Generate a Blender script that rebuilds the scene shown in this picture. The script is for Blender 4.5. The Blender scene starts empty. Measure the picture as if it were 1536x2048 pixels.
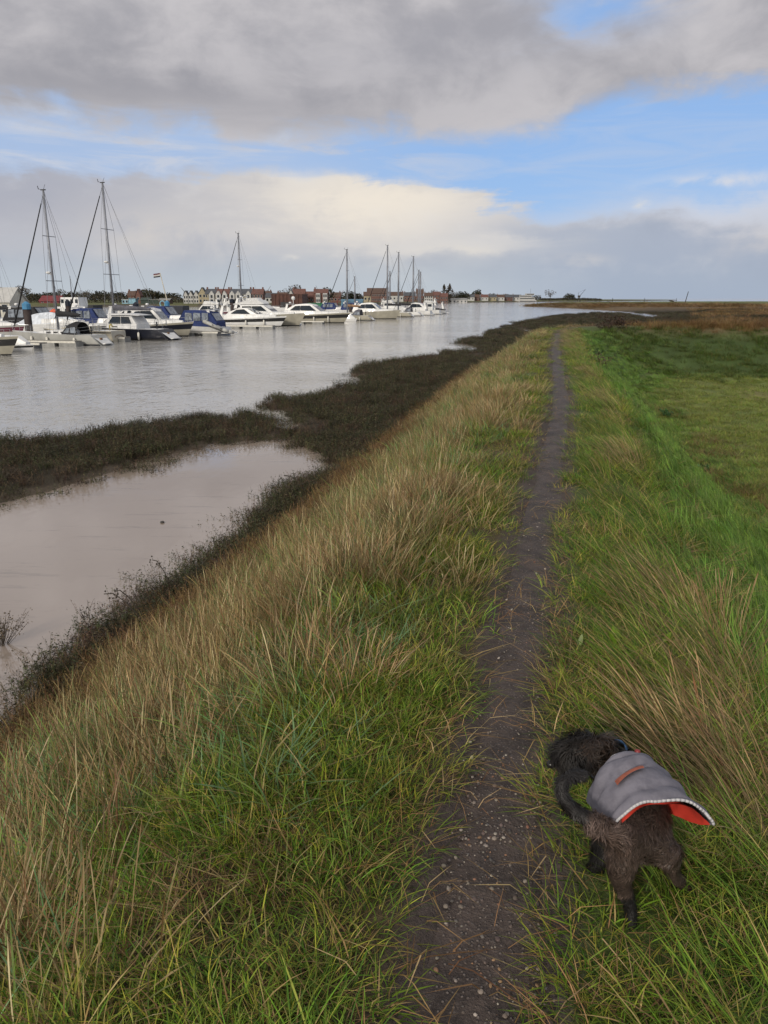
import bpy, bmesh, math, random
import numpy as np
from mathutils import Vector, Matrix, Euler
R = math.radians
sc = bpy.context.scene
C = sc.collection

# ------------------------------------------------------------------ camera
CAMZ = 1.6
FPX = 1538.0                       # focal length in pixels of the 1536x2048 photograph
PITCH = math.atan(427.0 / FPX)
SP, CP = math.sin(PITCH), math.cos(PITCH)
cd = bpy.data.cameras.new('camera'); cam = bpy.data.objects.new('camera', cd); C.objects.link(cam)
cam.location = (0, 0, CAMZ); cam.rotation_euler = (R(90) - PITCH, 0, 0)
cd.sensor_fit = 'VERTICAL'; cd.sensor_height = 32.0; cd.lens = 32.0 * FPX / 2048.0
cd.clip_start = 0.05; cd.clip_end = 60000
sc.camera = cam
sc.render.resolution_x, sc.render.resolution_y = 768, 1024

# ------------------------------------------------------------------ sun, sky, exposure
SUN_EL, SUN_AZ = 24.0, 207.0        # degrees; azimuth clockwise from +Y (the sun is behind the camera, a little left)
sd = bpy.data.lights.new('sun', 'SUN'); so = bpy.data.objects.new('sun', sd); C.objects.link(so)
sd.energy = 2.6; sd.angle = R(7); sd.color = (1.0, 0.92, 0.80)
_d = Vector((math.sin(R(SUN_AZ)) * math.cos(R(SUN_EL)), math.cos(R(SUN_AZ)) * math.cos(R(SUN_EL)), math.sin(R(SUN_EL))))
so.rotation_euler = _d.to_track_quat('Z', 'Y').to_euler()
sc.view_settings.view_transform = 'Standard'; sc.view_settings.look = 'None'
sc.view_settings.exposure = 0.0; sc.view_settings.gamma = 1.0; sc.view_settings.use_curve_mapping = False
sc.render.engine = 'CYCLES'
sc.cycles.max_bounces = 5; sc.cycles.diffuse_bounces = 2; sc.cycles.glossy_bounces = 3
sc.cycles.transmission_bounces = 3; sc.cycles.transparent_max_bounces = 6

def lin(c):
    return tuple(((v / 255.0) / 12.92 if v / 255.0 <= 0.04045 else (((v / 255.0) + 0.055) / 1.055) ** 2.4) for v in c)

class NG:
    """small helper around a node tree"""
    def __init__(s, tree): s.t = tree; s.n = tree.nodes; s.l = tree.links
    def new(s, typ, **kw):
        n = s.n.new(typ)
        for k, v in kw.items(): setattr(n, k, v)
        return n
    def put(s, sock, v):
        if hasattr(v, 'is_output'): s.l.new(v, sock)
        elif v is not None: sock.default_value = v
    def m(s, op, a, b=None, c=None, clamp=False):
        n = s.new('ShaderNodeMath', operation=op); n.use_clamp = clamp
        s.put(n.inputs[0], a)
        if b is not None: s.put(n.inputs[1], b)
        if c is not None: s.put(n.inputs[2], c)
        return n.outputs[0]
    def ss(s, x, a, b):            # smoothstep from a to b
        n = s.new('ShaderNodeMapRange', interpolation_type='SMOOTHSTEP')
        s.put(n.inputs['Value'], x); s.put(n.inputs['From Min'], a); s.put(n.inputs['From Max'], b)
        return n.outputs[0]
    def mix(s, f, a, b):
        n = s.new('ShaderNodeMix', data_type='RGBA')
        s.put(n.inputs[0], f)
        for i, v in ((6, a), (7, b)):
            if isinstance(v, tuple): v = tuple(v[:3]) + (1.0,)
            s.put(n.inputs[i], v)
        return n.outputs[2]
    def noise(s, vec, scale, detail=4.0, rough=0.55, dist=0.0):
        n = s.new('ShaderNodeTexNoise'); s.put(n.inputs['Vector'], vec)
        n.inputs['Scale'].default_value = scale; n.inputs['Detail'].default_value = detail
        n.inputs['Roughness'].default_value = rough; n.inputs['Distortion'].default_value = dist
        return n.outputs[0]
    def map(s, vec, scale=(1, 1, 1), loc=(0, 0, 0), rot=(0, 0, 0)):
        n = s.new('ShaderNodeMapping'); s.put(n.inputs['Vector'], vec)
        n.inputs['Scale'].default_value = scale; n.inputs['Location'].default_value = loc; n.inputs['Rotation'].default_value = rot
        return n.outputs[0]

def make_world():
    w = bpy.data.worlds.new('World'); sc.world = w; w.use_nodes = True
    g = NG(w.node_tree); g.n.clear()
    out = g.new('ShaderNodeOutputWorld'); bg = g.new('ShaderNodeBackground'); g.l.new(bg.outputs[0], out.inputs[0])
    bg.inputs['Strength'].default_value = 0.1
    sky = g.new('ShaderNodeTexSky', sky_type='NISHITA'); sky.sun_disc = False
    sky.sun_elevation = R(SUN_EL); sky.sun_rotation = R(SUN_AZ); sky.air_density = 1.0; sky.dust_density = 0.6; sky.ozone_density = 2.0
    tc = g.new('ShaderNodeTexCoord'); V = tc.outputs['Generated']
    sep = g.new('ShaderNodeSeparateXYZ'); g.l.new(V, sep.inputs[0]); x, y, z = sep.outputs
    az = g.m('MULTIPLY', g.m('ARCTAN2', x, y), 57.2958)
    el = g.m('MULTIPLY', g.m('ARCSINE', z), 57.2958)
    vm = g.map(V, (1, 1, 2.5))
    n1 = g.noise(vm, 3.2, 7, 0.55, 0.3)          # broad
    n2 = g.noise(g.map(V, (1, 1, 1.6), (3, 1, 7)), 11, 8, 0.56, 0.3)  # billows
    n3 = g.noise(g.map(V, (1, 1, 6), (1, 5, 2)), 6, 7, 0.6, 0.8)      # streaks
    n1c = g.m('SUBTRACT', n1, 0.5); n2c = g.m('SUBTRACT', n2, 0.5); n3c = g.m('SUBTRACT', n3, 0.5)
    def warp(k1, k2, k3): return g.m('ADD', g.m('ADD', g.m('MULTIPLY', n1c, k1), g.m('MULTIPLY', n2c, k2)), g.m('MULTIPLY', n3c, k3))
    e = g.m('ADD', el, warp(5.0, 3.6, 2.0))         # billowing elevation
    e2 = g.m('ADD', el, warp(5.0, 3.4, 2.6)); e3 = g.m('ADD', el, g.m('MULTIPLY', n2c, 2.2)); a3 = g.m('ADD', az, g.m('MULTIPLY', n3c, 3.0))         # streaky elevation
    a2 = g.m('ADD', az, warp(14, 6, 8))
    def gauss(ca, wa, ce, we, ee=e, aa=a2):
        qa = g.m('DIVIDE', g.m('SUBTRACT', aa, ca), wa); qe = g.m('DIVIDE', g.m('SUBTRACT', ee, ce), we)
        return g.m('POWER', 2.718, g.m('MULTIPLY', g.m('ADD', g.m('MULTIPLY', qa, qa), g.m('MULTIPLY', qe, qe)), -1.0))
    K = 10.0
    def L(r, gg, b): return tuple(v * K for v in lin((r, gg, b)))
    # clear blue, only where the clouds leave it open
    blue = g.mix(0.75, sky.outputs[0], L(146, 184, 238))
    base = blue
    # low bank of cloud
    bank_top = g.m('ADD', 8.1, g.m('MULTIPLY', g.ss(a2, -3, 14), -2.6))
    bank = g.m('SUBTRACT', 1.0, g.ss(g.m('SUBTRACT', e, bank_top), -0.7, 0.55))
    body = g.mix(g.ss(el, 0.0, 5.0), L(178, 188, 199), L(186, 189, 199))
    body = g.mix(g.m('MULTIPLY', gauss(-22, 14, 6.6, 2.6), 0.6), body, L(160, 163, 178))
    body = g.mix(g.m('MULTIPLY', gauss(-15, 12, 4.0, 2.0), 0.35), body, L(206, 202, 200))
    body = g.mix(g.m('MULTIPLY', gauss(-1.5, 11, 6.3, 3.0), 1.0), body, L(238, 229, 216))
    body = g.mix(g.m('MULTIPLY', g.m('MULTIPLY', g.ss(a2, 3, 13), g.m('SUBTRACT', 1, g.ss(e, 4.0, 6.0))), 0.8), body, L(165, 176, 195))
    body = g.mix(g.m('MULTIPLY', gauss(6, 6, 3.6, 0.7), 0.6), body, L(222, 218, 214))
    body = g.mix(g.m('MULTIPLY', g.ss(n2, 0.52, 0.75), 0.25), body, L(226, 224, 224))
    body = g.mix(g.m('MULTIPLY', g.ss(n2, 0.48, 0.28), 0.22), body, L(150, 158, 176))
    body = g.mix(g.m('SUBTRACT', 1.0, g.ss(el, 0.0, 3.2)), body, g.mix(g.ss(az, 2, 18), L(189, 197, 205), L(166, 178, 196)))
    base = g.mix(bank, base, body)
    # bright rims of the bank on the right
    base = g.mix(g.m('MULTIPLY', gauss(24, 9, 5.6, 0.9), 0.7), base, L(214, 214, 220))
    for (ca, wa, ce, we, amt, c) in ((-6.5, .55, 2.75, .22, .9, (224, 220, 214)), (17.6, .5, 6.0, .28, .9, (232, 226, 216)), (5.2, 3.4, 3.35, .42, .8, (224, 219, 212)), (13.5, 1.6, 2.7, .3, .5, (212, 208, 206)),
                                     (22.0, 4.5, 7.3, .45, .75, (222, 221, 224)), (25.5, 3.2, 3.9, 1.3, .55, (206, 202, 202)), (-15.5, 3.6, 4.3, 1.1, .55, (214, 207, 200)), (-6, 2.6, 7.9, .5, .7, (230, 224, 216))):
        base = g.mix(g.m('MULTIPLY', g.m('MULTIPLY', gauss(ca, wa, ce, we, e3, a3), g.ss(n2, .36, .56)), amt), base, L(*c))
    # thin veil and wisps inside the blue gap
    veil = g.m('MULTIPLY', g.m('MULTIPLY', g.ss(n3, 0.42, 0.72), 0.75), g.m('SUBTRACT', 1.0, g.m('MULTIPLY', g.ss(a2, 2, 14), 0.55)))
    veil = g.m('ADD', veil, g.m('MULTIPLY', g.m('SUBTRACT', 1, g.ss(a2, -10, 8)), 0.42), clamp=True)
    base = g.mix(g.m('MULTIPLY', veil, g.m('SUBTRACT', 1.0, bank)), base, L(196, 204, 220))
    # upper deck of grey stratocumulus, carried over the whole upper sky
    deck_bot = g.m('ADD', g.m('ADD', 10.6, g.m('MULTIPLY', n2c, -2.5)), g.m('MULTIPLY', g.ss(a2, 4, 22), 1.6))
    deck = g.ss(g.m('SUBTRACT', e2, deck_bot), -1.0, 1.4)
    hole = g.m('MULTIPLY', gauss(13.5, 4.2, 17.4, 1.2), 0.95)
    hole2 = g.m('MULTIPLY', g.ss(n1, 0.58, 0.72), g.ss(el, 22, 32))
    deck = g.m('MULTIPLY', deck, g.m('SUBTRACT', 1, g.m('MAXIMUM', hole, hole2), clamp=True), clamp=True)
    dc = g.mix(g.ss(g.m('ADD', n2, g.m('MULTIPLY', n1c, 0.9)), 0.30, 0.72), L(167, 166, 172), L(199, 196, 199))
    dc = g.mix(g.m('MULTIPLY', gauss(-15, 18, 13.0, 1.6), 0.65), dc, L(148, 148, 156))
    dc = g.mix(g.m('MULTIPLY', gauss(6, 16, 15.5, 1.6), 0.3), dc, L(156, 157, 167))
    dc = g.mix(g.ss(el, 22, 50), dc, L(208, 208, 210))
    # the thin cloud round the low sun behind the camera glows through
    sv = g.new('ShaderNodeVectorMath', operation='DOT_PRODUCT'); g.l.new(V, sv.inputs[0]); sv.inputs[1].default_value = tuple(_d)
    dc = g.mix(g.ss(sv.outputs['Value'], 0.2, 0.98), dc, (10.5, 9.8, 9.0))
    final = g.mix(deck, base, dc)
    g.l.new(final, bg.inputs['Color'])
make_world()

# ------------------------------------------------------------------ generic helpers
rng = np.random.default_rng(7); random.seed(11)

def px(x, y, Z):
    """the world point seen at photo pixel x, y that lies at height Z"""
    u, v = (x - 768.0) / FPX, (y - 1024.0) / FPX
    d = (CAMZ - Z) / (SP + v * CP)
    return Vector((u * d, d * (CP - v * SP), Z))
def pxd(x, y, Y):
    """the world point seen at photo pixel x, y that lies Y metres ahead"""
    u, v = (x - 768.0) / FPX, (y - 1024.0) / FPX
    d = Y / (CP - v * SP)
    return Vector((u * d, Y, CAMZ - d * (SP + v * CP)))

def tag(o, label=None, cat=None, group=None, kind=None):
    if label: o['label'] = label
    if cat: o['category'] = cat
    if group: o['group'] = group
    if kind: o['kind'] = kind
    return o
def empty(name, loc, rz=0.0):
    o = bpy.data.objects.new(name, None); C.objects.link(o); o.location = loc; o.rotation_euler = (0, 0, rz)
    o.empty_display_size = 0.3
    return o
def kids(o): return [c for c in bpy.data.objects if c.parent == o]
def copy_tree(o, parent=None):
    ch = KIDS.get(o.name, [])
    c = o.copy(); C.objects.link(c); c.parent = parent
    KIDS[c.name] = []
    if parent is not None: KIDS[parent.name].append(c)
    for k in ch: copy_tree(k, c)
    return c
KIDS = {}

class MB:
    def __init__(s): s.v = []; s.f = []
    def add(s, vs, fs):
        b = len(s.v); s.v += [tuple(p) for p in vs]; s.f += [tuple(i + b for i in f) for f in fs]; return s
    def quad(s, a, b, c, d): return s.add([a, b, c, d], [(0, 1, 2, 3)])
    def box(s, c, sz, rz=0.0, top=1.0, topy=None):
        topy = top if topy is None else topy
        hx, hy, hz = sz[0] / 2, sz[1] / 2, sz[2] / 2
        vs = []
        for k, (kx, ky) in ((-1, (1, 1)), (1, (top, topy))):
            for sx, sy in ((-1, -1), (1, -1), (1, 1), (-1, 1)):
                X, Y = sx * hx * kx, sy * hy * ky
                if rz: X, Y = X * math.cos(rz) - Y * math.sin(rz), X * math.sin(rz) + Y * math.cos(rz)
                vs.append((c[0] + X, c[1] + Y, c[2] + k * hz))
        return s.add(vs, [(3, 2, 1, 0), (4, 5, 6, 7), (0, 1, 5, 4), (1, 2, 6, 5), (2, 3, 7, 6), (3, 0, 4, 7)])
    def tube(s, p0, p1, r0, r1=None, n=6):
        r1 = r0 if r1 is None else r1
        p0, p1 = Vector(p0), Vector(p1); d = (p1 - p0)
        if d.length < 1e-6: return s
        d.normalize(); a = d.orthogonal().normalized(); b = d.cross(a)
        vs = []
        for p, r in ((p0, r0), (p1, r1)):
            for i in range(n):
                t = 2 * math.pi * i / n; vs.append(p + a * (r * math.cos(t)) + b * (r * math.sin(t)))
        fs = [(i, (i + 1) % n, n + (i + 1) % n, n + i) for i in range(n)] + [tuple(range(n - 1, -1, -1)), tuple(range(n, 2 * n))]
        return s.add(vs, fs)
    def path(s, pts, r, n=6):
        for a, b in zip(pts[:-1], pts[1:]): s.tube(a, b, r, r, n)
        return s
    def prism(s, poly, y0, y1):
        """polygon in the x-z plane, extruded from y0 to y1"""
        n = len(poly); vs = [(p[0], y0, p[1]) for p in poly] + [(p[0], y1, p[1]) for p in poly]
        fs = [tuple(range(n)), tuple(range(2 * n - 1, n - 1, -1))] + [(i, n + i, n + (i + 1) % n, (i + 1) % n) for i in range(n)]
        return s.add(vs, fs)
    def grid(s, rows, close=False):
        n = len(rows[0]); vs = [p for r in rows for p in r]; fs = []
        for i in range(len(rows) - 1):
            for j in range(n - (0 if close else 1)):
                k = (j + 1) % n
                fs.append((i * n + j, i * n + k, (i + 1) * n + k, (i + 1) * n + j))
        return s.add(vs, fs)
    def ball(s, c, r, n=8, sz=1.0):
        rows = []
        for i in range(n // 2 + 1):
            ph = math.pi * i / (n // 2)
            rows.append([(c[0] + r * math.sin(ph) * math.cos(2 * math.pi * j / n), c[1] + r * math.sin(ph) * math.sin(2 * math.pi * j / n), c[2] - r * sz * math.cos(ph)) for j in range(n)])
        return s.grid(rows, True)
    def build(s, name, mat, parent=None, smooth=False, recalc=True):
        me = bpy.data.meshes.new(name); me.from_pydata(s.v, [], s.f)
        if recalc:
            bm = bmesh.new(); bm.from_mesh(me); bmesh.ops.recalc_face_normals(bm, faces=bm.faces); bm.to_mesh(me); bm.free()
        if smooth: me.polygons.foreach_set('use_smooth', [True] * len(me.polygons))
        me.materials.append(mat)
        o = bpy.data.objects.new(name, me); C.objects.link(o)
        KIDS[o.name] = []
        if parent is not None:
            o.parent = parent; KIDS.setdefault(parent.name, []).append(o)
        return o
def bevel(o, w, seg=2):
    m = o.modifiers.new('edge', 'BEVEL'); m.width = w; m.segments = seg; m.limit_method = 'ANGLE'; m.angle_limit = R(35); return o

# ------------------------------------------------------------------ materials
def mat(name, col, rough=0.6, var=0.12, scale=6.0, bump=0.0, spec=0.5, metal=0.0, col2=None, coat=0.0):
    m = bpy.data.materials.new(name); m.use_nodes = True; g = NG(m.node_tree); p = g.n['Principled BSDF']
    tc = g.new('ShaderNodeTexCoord')
    n = g.noise(tc.outputs['Object'], scale, 5, 0.6)
    c2 = col2 if col2 else tuple(v * (1 - var * 1.6) for v in col)
    g.l.new(g.mix(g.ss(n, 0.32, 0.68), c2, col), p.inputs['Base Color'])
    p.inputs['Roughness'].default_value = rough; p.inputs['Specular IOR Level'].default_value = spec; p.inputs['Metallic'].default_value = metal
    p.inputs['Coat Weight'].default_value = coat
    if bump:
        b = g.new('ShaderNodeBump'); b.inputs['Strength'].default_value = bump; b.inputs['Distance'].default_value = 0.02
        g.l.new(g.noise(tc.outputs['Object'], scale * 5, 4), b.inputs['Height']); g.l.new(b.outputs[0], p.inputs['Normal'])
    return m
M = {}
M['white'] = mat('white gelcoat', (0.66, 0.66, 0.65), 0.35, 0.1, 1.2, coat=0.2)
M['cream'] = mat('cream gelcoat', (0.50, 0.46, 0.37), 0.4, 0.14, 1.2)
M['greyhull'] = mat('pale grey topsides', (0.36, 0.36, 0.34), 0.4, 0.12, 1.0)
M['sand'] = mat('sand coloured topsides', (0.33, 0.31, 0.25), 0.45, 0.14, 1.0)
M['navy'] = mat('navy topsides', (0.005, 0.007, 0.016), 0.35, 0.2, 1.0)
M['bluecanvas'] = mat('blue canvas', (0.012, 0.03, 0.13), 0.8, 0.25, 3.0, 0.2)
M['blackcanvas'] = mat('black canvas', (0.012, 0.012, 0.015), 0.8, 0.2, 3.0, 0.2)
M['greycanvas'] = mat('grey canvas', (0.10, 0.10, 0.12), 0.8, 0.25, 3.0, 0.2)
M['tarp'] = mat('pale tarpaulin', (0.60, 0.64, 0.70), 0.55, 0.2, 2.0, 0.2)
M['glass'] = mat('dark tinted glazing', (0.015, 0.02, 0.025), 0.08, 0.2, 2.0)
M['clear'] = mat('clear vinyl window', (0.24, 0.27, 0.31), 0.12, 0.4, 2.5)
M['alu'] = mat('anodised aluminium', (0.21, 0.22, 0.25), 0.45, 0.15, 2.0, metal=0.25)
M['steel'] = mat('stainless tube', (0.42, 0.43, 0.44), 0.3, 0.1, 3.0, metal=0.7)
M['wire'] = mat('rigging wire', (0.13, 0.135, 0.15), 0.5, 0.1, 3.0)
M['black'] = mat('black paint', (0.012, 0.012, 0.013), 0.45, 0.2, 2.0)
M['orange'] = mat('orange paint', (0.62, 0.09, 0.025), 0.5, 0.15, 2.0)
M['red'] = mat('red paint', (0.36, 0.02, 0.02), 0.5, 0.2, 2.0)
M['maroon'] = mat('maroon canvas', (0.10, 0.012, 0.03), 0.7, 0.2, 2.0)
M['rust'] = mat('rusted sheet steel', (0.085, 0.035, 0.024), 0.8, 0.3, 0.7, 0.3, col2=(0.04, 0.018, 0.014))
M['pile'] = mat('tarred pile', (0.035, 0.022, 0.02), 0.75, 0.3, 2.0, 0.3)
M['cap'] = mat('blue pile cap', (0.05, 0.2, 0.36), 0.5, 0.15, 3.0)
M['timber'] = mat('weathered decking', (0.23, 0.215, 0.19), 0.85, 0.25, 2.5, 0.3)
M['concrete'] = mat('concrete float', (0.26, 0.26, 0.25), 0.85, 0.25, 1.5, 0.3)
M['teak'] = mat('varnished wood', (0.22, 0.11, 0.04), 0.5, 0.3, 3.0)
M['fender'] = mat('vinyl fender', (0.60, 0.58, 0.52), 0.5, 0.15, 4.0)
M['hypalon'] = mat('grey inflatable fabric', (0.40, 0.40, 0.38), 0.55, 0.15, 3.0)
M['green'] = mat('green steel container', (0.02, 0.15, 0.07), 0.6, 0.2, 1.0)
M['teal'] = mat('blue shed cladding', (0.09, 0.2, 0.29), 0.7, 0.2, 0.8)
M['lightblue'] = mat('light blue cladding', (0.22, 0.40, 0.50), 0.7, 0.2, 0.8)
M['brick'] = mat('red brickwork', (0.15, 0.075, 0.06), 0.9, 0.25, 1.5)
M['render'] = mat('white rendered wall', (0.44, 0.435, 0.42), 0.9, 0.12, 0.8)
M['yellow'] = mat('cream rendered wall', (0.33, 0.285, 0.19), 0.9, 0.15, 0.8)
M['redroof'] = mat('red roof tiles', (0.14, 0.066, 0.054), 0.85, 0.25, 1.2)
M['slate'] = mat('slate roof', (0.075, 0.08, 0.092), 0.8, 0.25, 1.2)
M['brownroof'] = mat('brown roof tiles', (0.10, 0.06, 0.045), 0.85, 0.25, 1.2)
M['redshed'] = mat('red painted shed', (0.17, 0.03, 0.035), 0.8, 0.2, 0.6)
M['darkgreen'] = mat('dark green cladding', (0.035, 0.055, 0.045), 0.8, 0.25, 0.6)
M['house'] = mat('pale panelling', (0.55, 0.53, 0.46), 0.8, 0.15, 0.8)
M['bark'] = mat('bark', (0.05, 0.04, 0.03), 0.95, 0.3, 5, 0.4)
M['post'] = mat('weathered post', (0.045, 0.04, 0.035), 0.9, 0.3, 3, 0.3)
M['stone'] = mat('dark wet stone', (0.05, 0.045, 0.04), 0.5, 0.3, 20, 0.4)

def leaf_material(name, gain=1.0, var=0.35, trans=0.3, hue=0.02):
    """blades take their own pigment from the mesh attribute; each clump differs a little"""
    m = bpy.data.materials.new(name); m.use_nodes = True; g = NG(m.node_tree); g.n.clear()
    out = g.new('ShaderNodeOutputMaterial'); at = g.new('ShaderNodeAttribute', attribute_name='Col')
    oi = g.new('ShaderNodeObjectInfo'); rnd = oi.outputs['Random']
    hs = g.new('ShaderNodeHueSaturation'); g.l.new(at.outputs['Color'], hs.inputs['Color'])
    hs.inputs['Saturation'].default_value = 1.14 if name == 'grass blades' else 1.0
    g.l.new(g.m('ADD', 0.5 - hue, g.m('MULTIPLY', rnd, 2 * hue)), hs.inputs['Hue'])
    g.l.new(g.m('MULTIPLY', g.m('ADD', 1 - var, g.m('MULTIPLY', g.m('FRACT', g.m('MULTIPLY', rnd, 7.31)), 2 * var)), gain), hs.inputs['Value'])
    d = g.new('ShaderNodeBsdfPrincipled'); g.l.new(hs.outputs[0], d.inputs['Base Color'])
    d.inputs['Roughness'].default_value = 0.55; d.inputs['Specular IOR Level'].default_value = 0.25
    t = g.new('ShaderNodeBsdfTranslucent'); g.l.new(hs.outputs[0], t.inputs['Color'])
    mx = g.new('ShaderNodeMixShader'); mx.inputs[0].default_value = trans
    g.l.new(d.outputs[0], mx.inputs[1]); g.l.new(t.outputs[0], mx.inputs[2]); g.l.new(mx.outputs[0], out.inputs[0])
    return m
M['grass'] = leaf_material('grass blades', .84, .45, .2)
M['shrub'] = leaf_material('marsh shrub', 1.0, 0.4, 0.15)
M['crown'] = leaf_material('far foliage', 1.0, 0.3, 0.15)

# ------------------------------------------------------------------ terrain in plan
def hash2(ix, iy, seed):
    h = (ix.astype(np.int64) * 374761393 + iy.astype(np.int64) * 668265263 + seed * 974634777) & 0x7fffffff
    h = ((h ^ (h >> 13)) * 1274126177) & 0x7fffffff
    return ((h ^ (h >> 16)) & 0xffff) / 65535.0
def vnoise(x, y, seed=0):
    ix, iy = np.floor(x), np.floor(y); fx, fy = x - ix, y - iy
    fx, fy = fx * fx * (3 - 2 * fx), fy * fy * (3 - 2 * fy)
    a, b, c, d = hash2(ix, iy, seed), hash2(ix + 1, iy, seed), hash2(ix, iy + 1, seed), hash2(ix + 1, iy + 1, seed)
    return (a * (1 - fx) + b * fx) * (1 - fy) + (c * (1 - fx) + d * fx) * fy
def fbm(x, y, seed=0, o=4):
    s, a, n = 0, 0.5, 0
    for i in range(o):
        s = s + a * vnoise(x * 2 ** i + 17 * i, y * 2 ** i - 9 * i, seed + i); n += a; a *= 0.5
    return s / n
def sstep(x, a, b):
    t = np.clip((x - a) / (b - a), 0, 1); return t * t * (3 - 2 * t)

WATER = -2.8
PATHPX = [(915, 2048), (955, 1900), (994, 1700), (1026, 1500), (1052, 1300), (1068, 1100), (1098, 950), (1116, 850), (1124, 800), (1117, 745), (1112, 700), (1116, 672), (1118, 664)]
_pp = [px(a, b, 0.0) for a, b in PATHPX]
_ctl = [(-6.0, -22.0), (-1.8, -8.0), (-0.30, -2.0)] + [(p.x, p.y) for p in _pp]
_yy = np.arange(-20, _ctl[-1][1] + 0.01, 0.1); _xx = np.interp(_yy, [c[1] for c in _ctl], [c[0] for c in _ctl])
_k = np.exp(-0.5 * (np.arange(-15, 16) / 6.0) ** 2); _k /= _k.sum()
_xx = np.convolve(np.pad(_xx, 15, mode='reflect', reflect_type='odd'), _k, 'valid')
PATH = [(float(a), float(b)) for a, b in zip(_xx[::10], _yy[::10])]
DIKE = PATH + [(10.2, 44.0), (13.5, 48.5), (19, 50.0), (28, 48.0), (45, 44.0), (90, 34.0), (300, -10.0), (2500, -500.0)]
def spline(pts, step):
    P = [np.array(p, float) for p in pts]; out = []
    P = [2 * P[0] - P[1]] + P + [2 * P[-1] - P[-2]]
    for i in range(1, len(P) - 2):
        n = int(max(2, min(14, np.linalg.norm(P[i + 1] - P[i]) / step)))
        for k in range(n):
            t = k / n
            out.append(0.5 * ((2 * P[i]) + (-P[i - 1] + P[i + 1]) * t + (2 * P[i - 1] - 5 * P[i] + 4 * P[i + 1] - P[i + 2]) * t * t + (-P[i - 1] + 3 * P[i] - 3 * P[i + 1] + P[i + 2]) * t ** 3))
    out.append(P[-2]); return np.array(out)
DL = spline(DIKE, 1.2)
SEGLEN = np.linalg.norm(DL[1:] - DL[:-1], axis=1); SACC = np.concatenate([[0], np.cumsum(SEGLEN)])
S_END = SACC[np.argmin(np.hypot(DL[:, 0] - 8.7, DL[:, 1] - 39.3))]     # arc length where the bank starts its bend
def dike_st(X, Y):
    best = np.full(X.shape, 1e18); S = np.zeros(X.shape); T = np.zeros(X.shape)
    for i in range(len(DL) - 1):
        a, b = DL[i], DL[i + 1]; d = b - a; L2 = d @ d
        rx, ry = X - a[0], Y - a[1]
        k = np.clip((rx * d[0] + ry * d[1]) / L2, 0, 1)
        ex, ey = rx - k * d[0], ry - k * d[1]; q = ex * ex + ey * ey
        m = q < best
        best = np.where(m, q, best)
        S = np.where(m, SACC[i] + k * SEGLEN[i], S)
        T = np.where(m, np.sqrt(q) * np.where(d[0] * ry - d[1] * rx > 0, -1, 1), T)
    return S, T
def sdf(X, Y, poly):
    poly = np.array(poly); best = np.full(X.shape, 1e18); inside = np.zeros(X.shape, bool)
    n = len(poly)
    for i in range(n):
        a, b = poly[i], poly[(i + 1) % n]; d = b - a
        rx, ry = X - a[0], Y - a[1]; k = np.clip((rx * d[0] + ry * d[1]) / (d @ d), 0, 1)
        best = np.minimum(best, (rx - k * d[0]) ** 2 + (ry - k * d[1]) ** 2)
        c = (a[1] > Y) != (b[1] > Y)
        with np.errstate(divide='ignore', invalid='ignore'):
            xi = a[0] + (Y - a[1]) * d[0] / (d[1] if abs(d[1]) > 1e-9 else 1e-9)
        inside ^= c & (X < xi)
    return np.sqrt(best) * np.where(inside, 1, -1)
def wl(x, y, Z=-2.78): p = px(x, y, Z); return (p.x, p.y)
MARSH = [(-60, 33), (-30, 31.5), wl(0, 902), wl(150, 878), wl(300, 852), wl(400, 840), wl(500, 836), wl(535, 842), wl(568, 858), wl(600, 842), wl(590, 822), wl(545, 812), wl(530, 803), wl(560, 797),
         wl(600, 806), wl(640, 798), wl(660, 790), wl(690, 780), wl(730, 774), wl(760, 768), wl(715, 757), wl(706, 748), wl(735, 733), wl(800, 724), wl(860, 716), wl(912, 703),
         wl(905, 690), wl(940, 684), wl(964, 672), wl(984, 664), wl(1044, 646), wl(1119, 631), wl(1200, 626.5), wl(1250, 628), wl(1300, 637), wl(1341, 633), wl(1250, 623.5), wl(1150, 617.5),
         wl(1046, 613), wl(1052, 609), wl(1100, 606), wl(1300, 604.5), (1200, 1150), (4000, 1500), (4000, -800), (-10, -800), (-4.5, -30), (-4.0, 0), wl(0, 1402), wl(50, 1370), wl(200, 1262), wl(350, 1162), wl(480, 1077), wl(560, 1010), wl(645, 945),
         wl(668, 910), wl(600, 897), wl(520, 884), wl(430, 893), wl(330, 915), wl(260, 948), wl(130, 988), wl(0, 1016), (-14, 14.5), (-30, 13), (-60, 12)]
FARBANK = [(-900, 330), (-420, 395), (-205, 408), (-130, 425), (-72, 440), (-40, 475), (-10, 560), (30, 700), wl(900, 605.6), wl(1040, 604.0), wl(1150, 603.2), (700, 1900), (900, 2600), (-3000, 2600), (-3000, 330)]
def far_side(X, Y):        # the marsh beyond the creek
    return np.maximum(sstep(Y, 262, 300), sstep(X / np.maximum(Y, 1), .36, .42)) * sstep(Y, 45, 120) * sstep(X, 0, 60)
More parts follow.
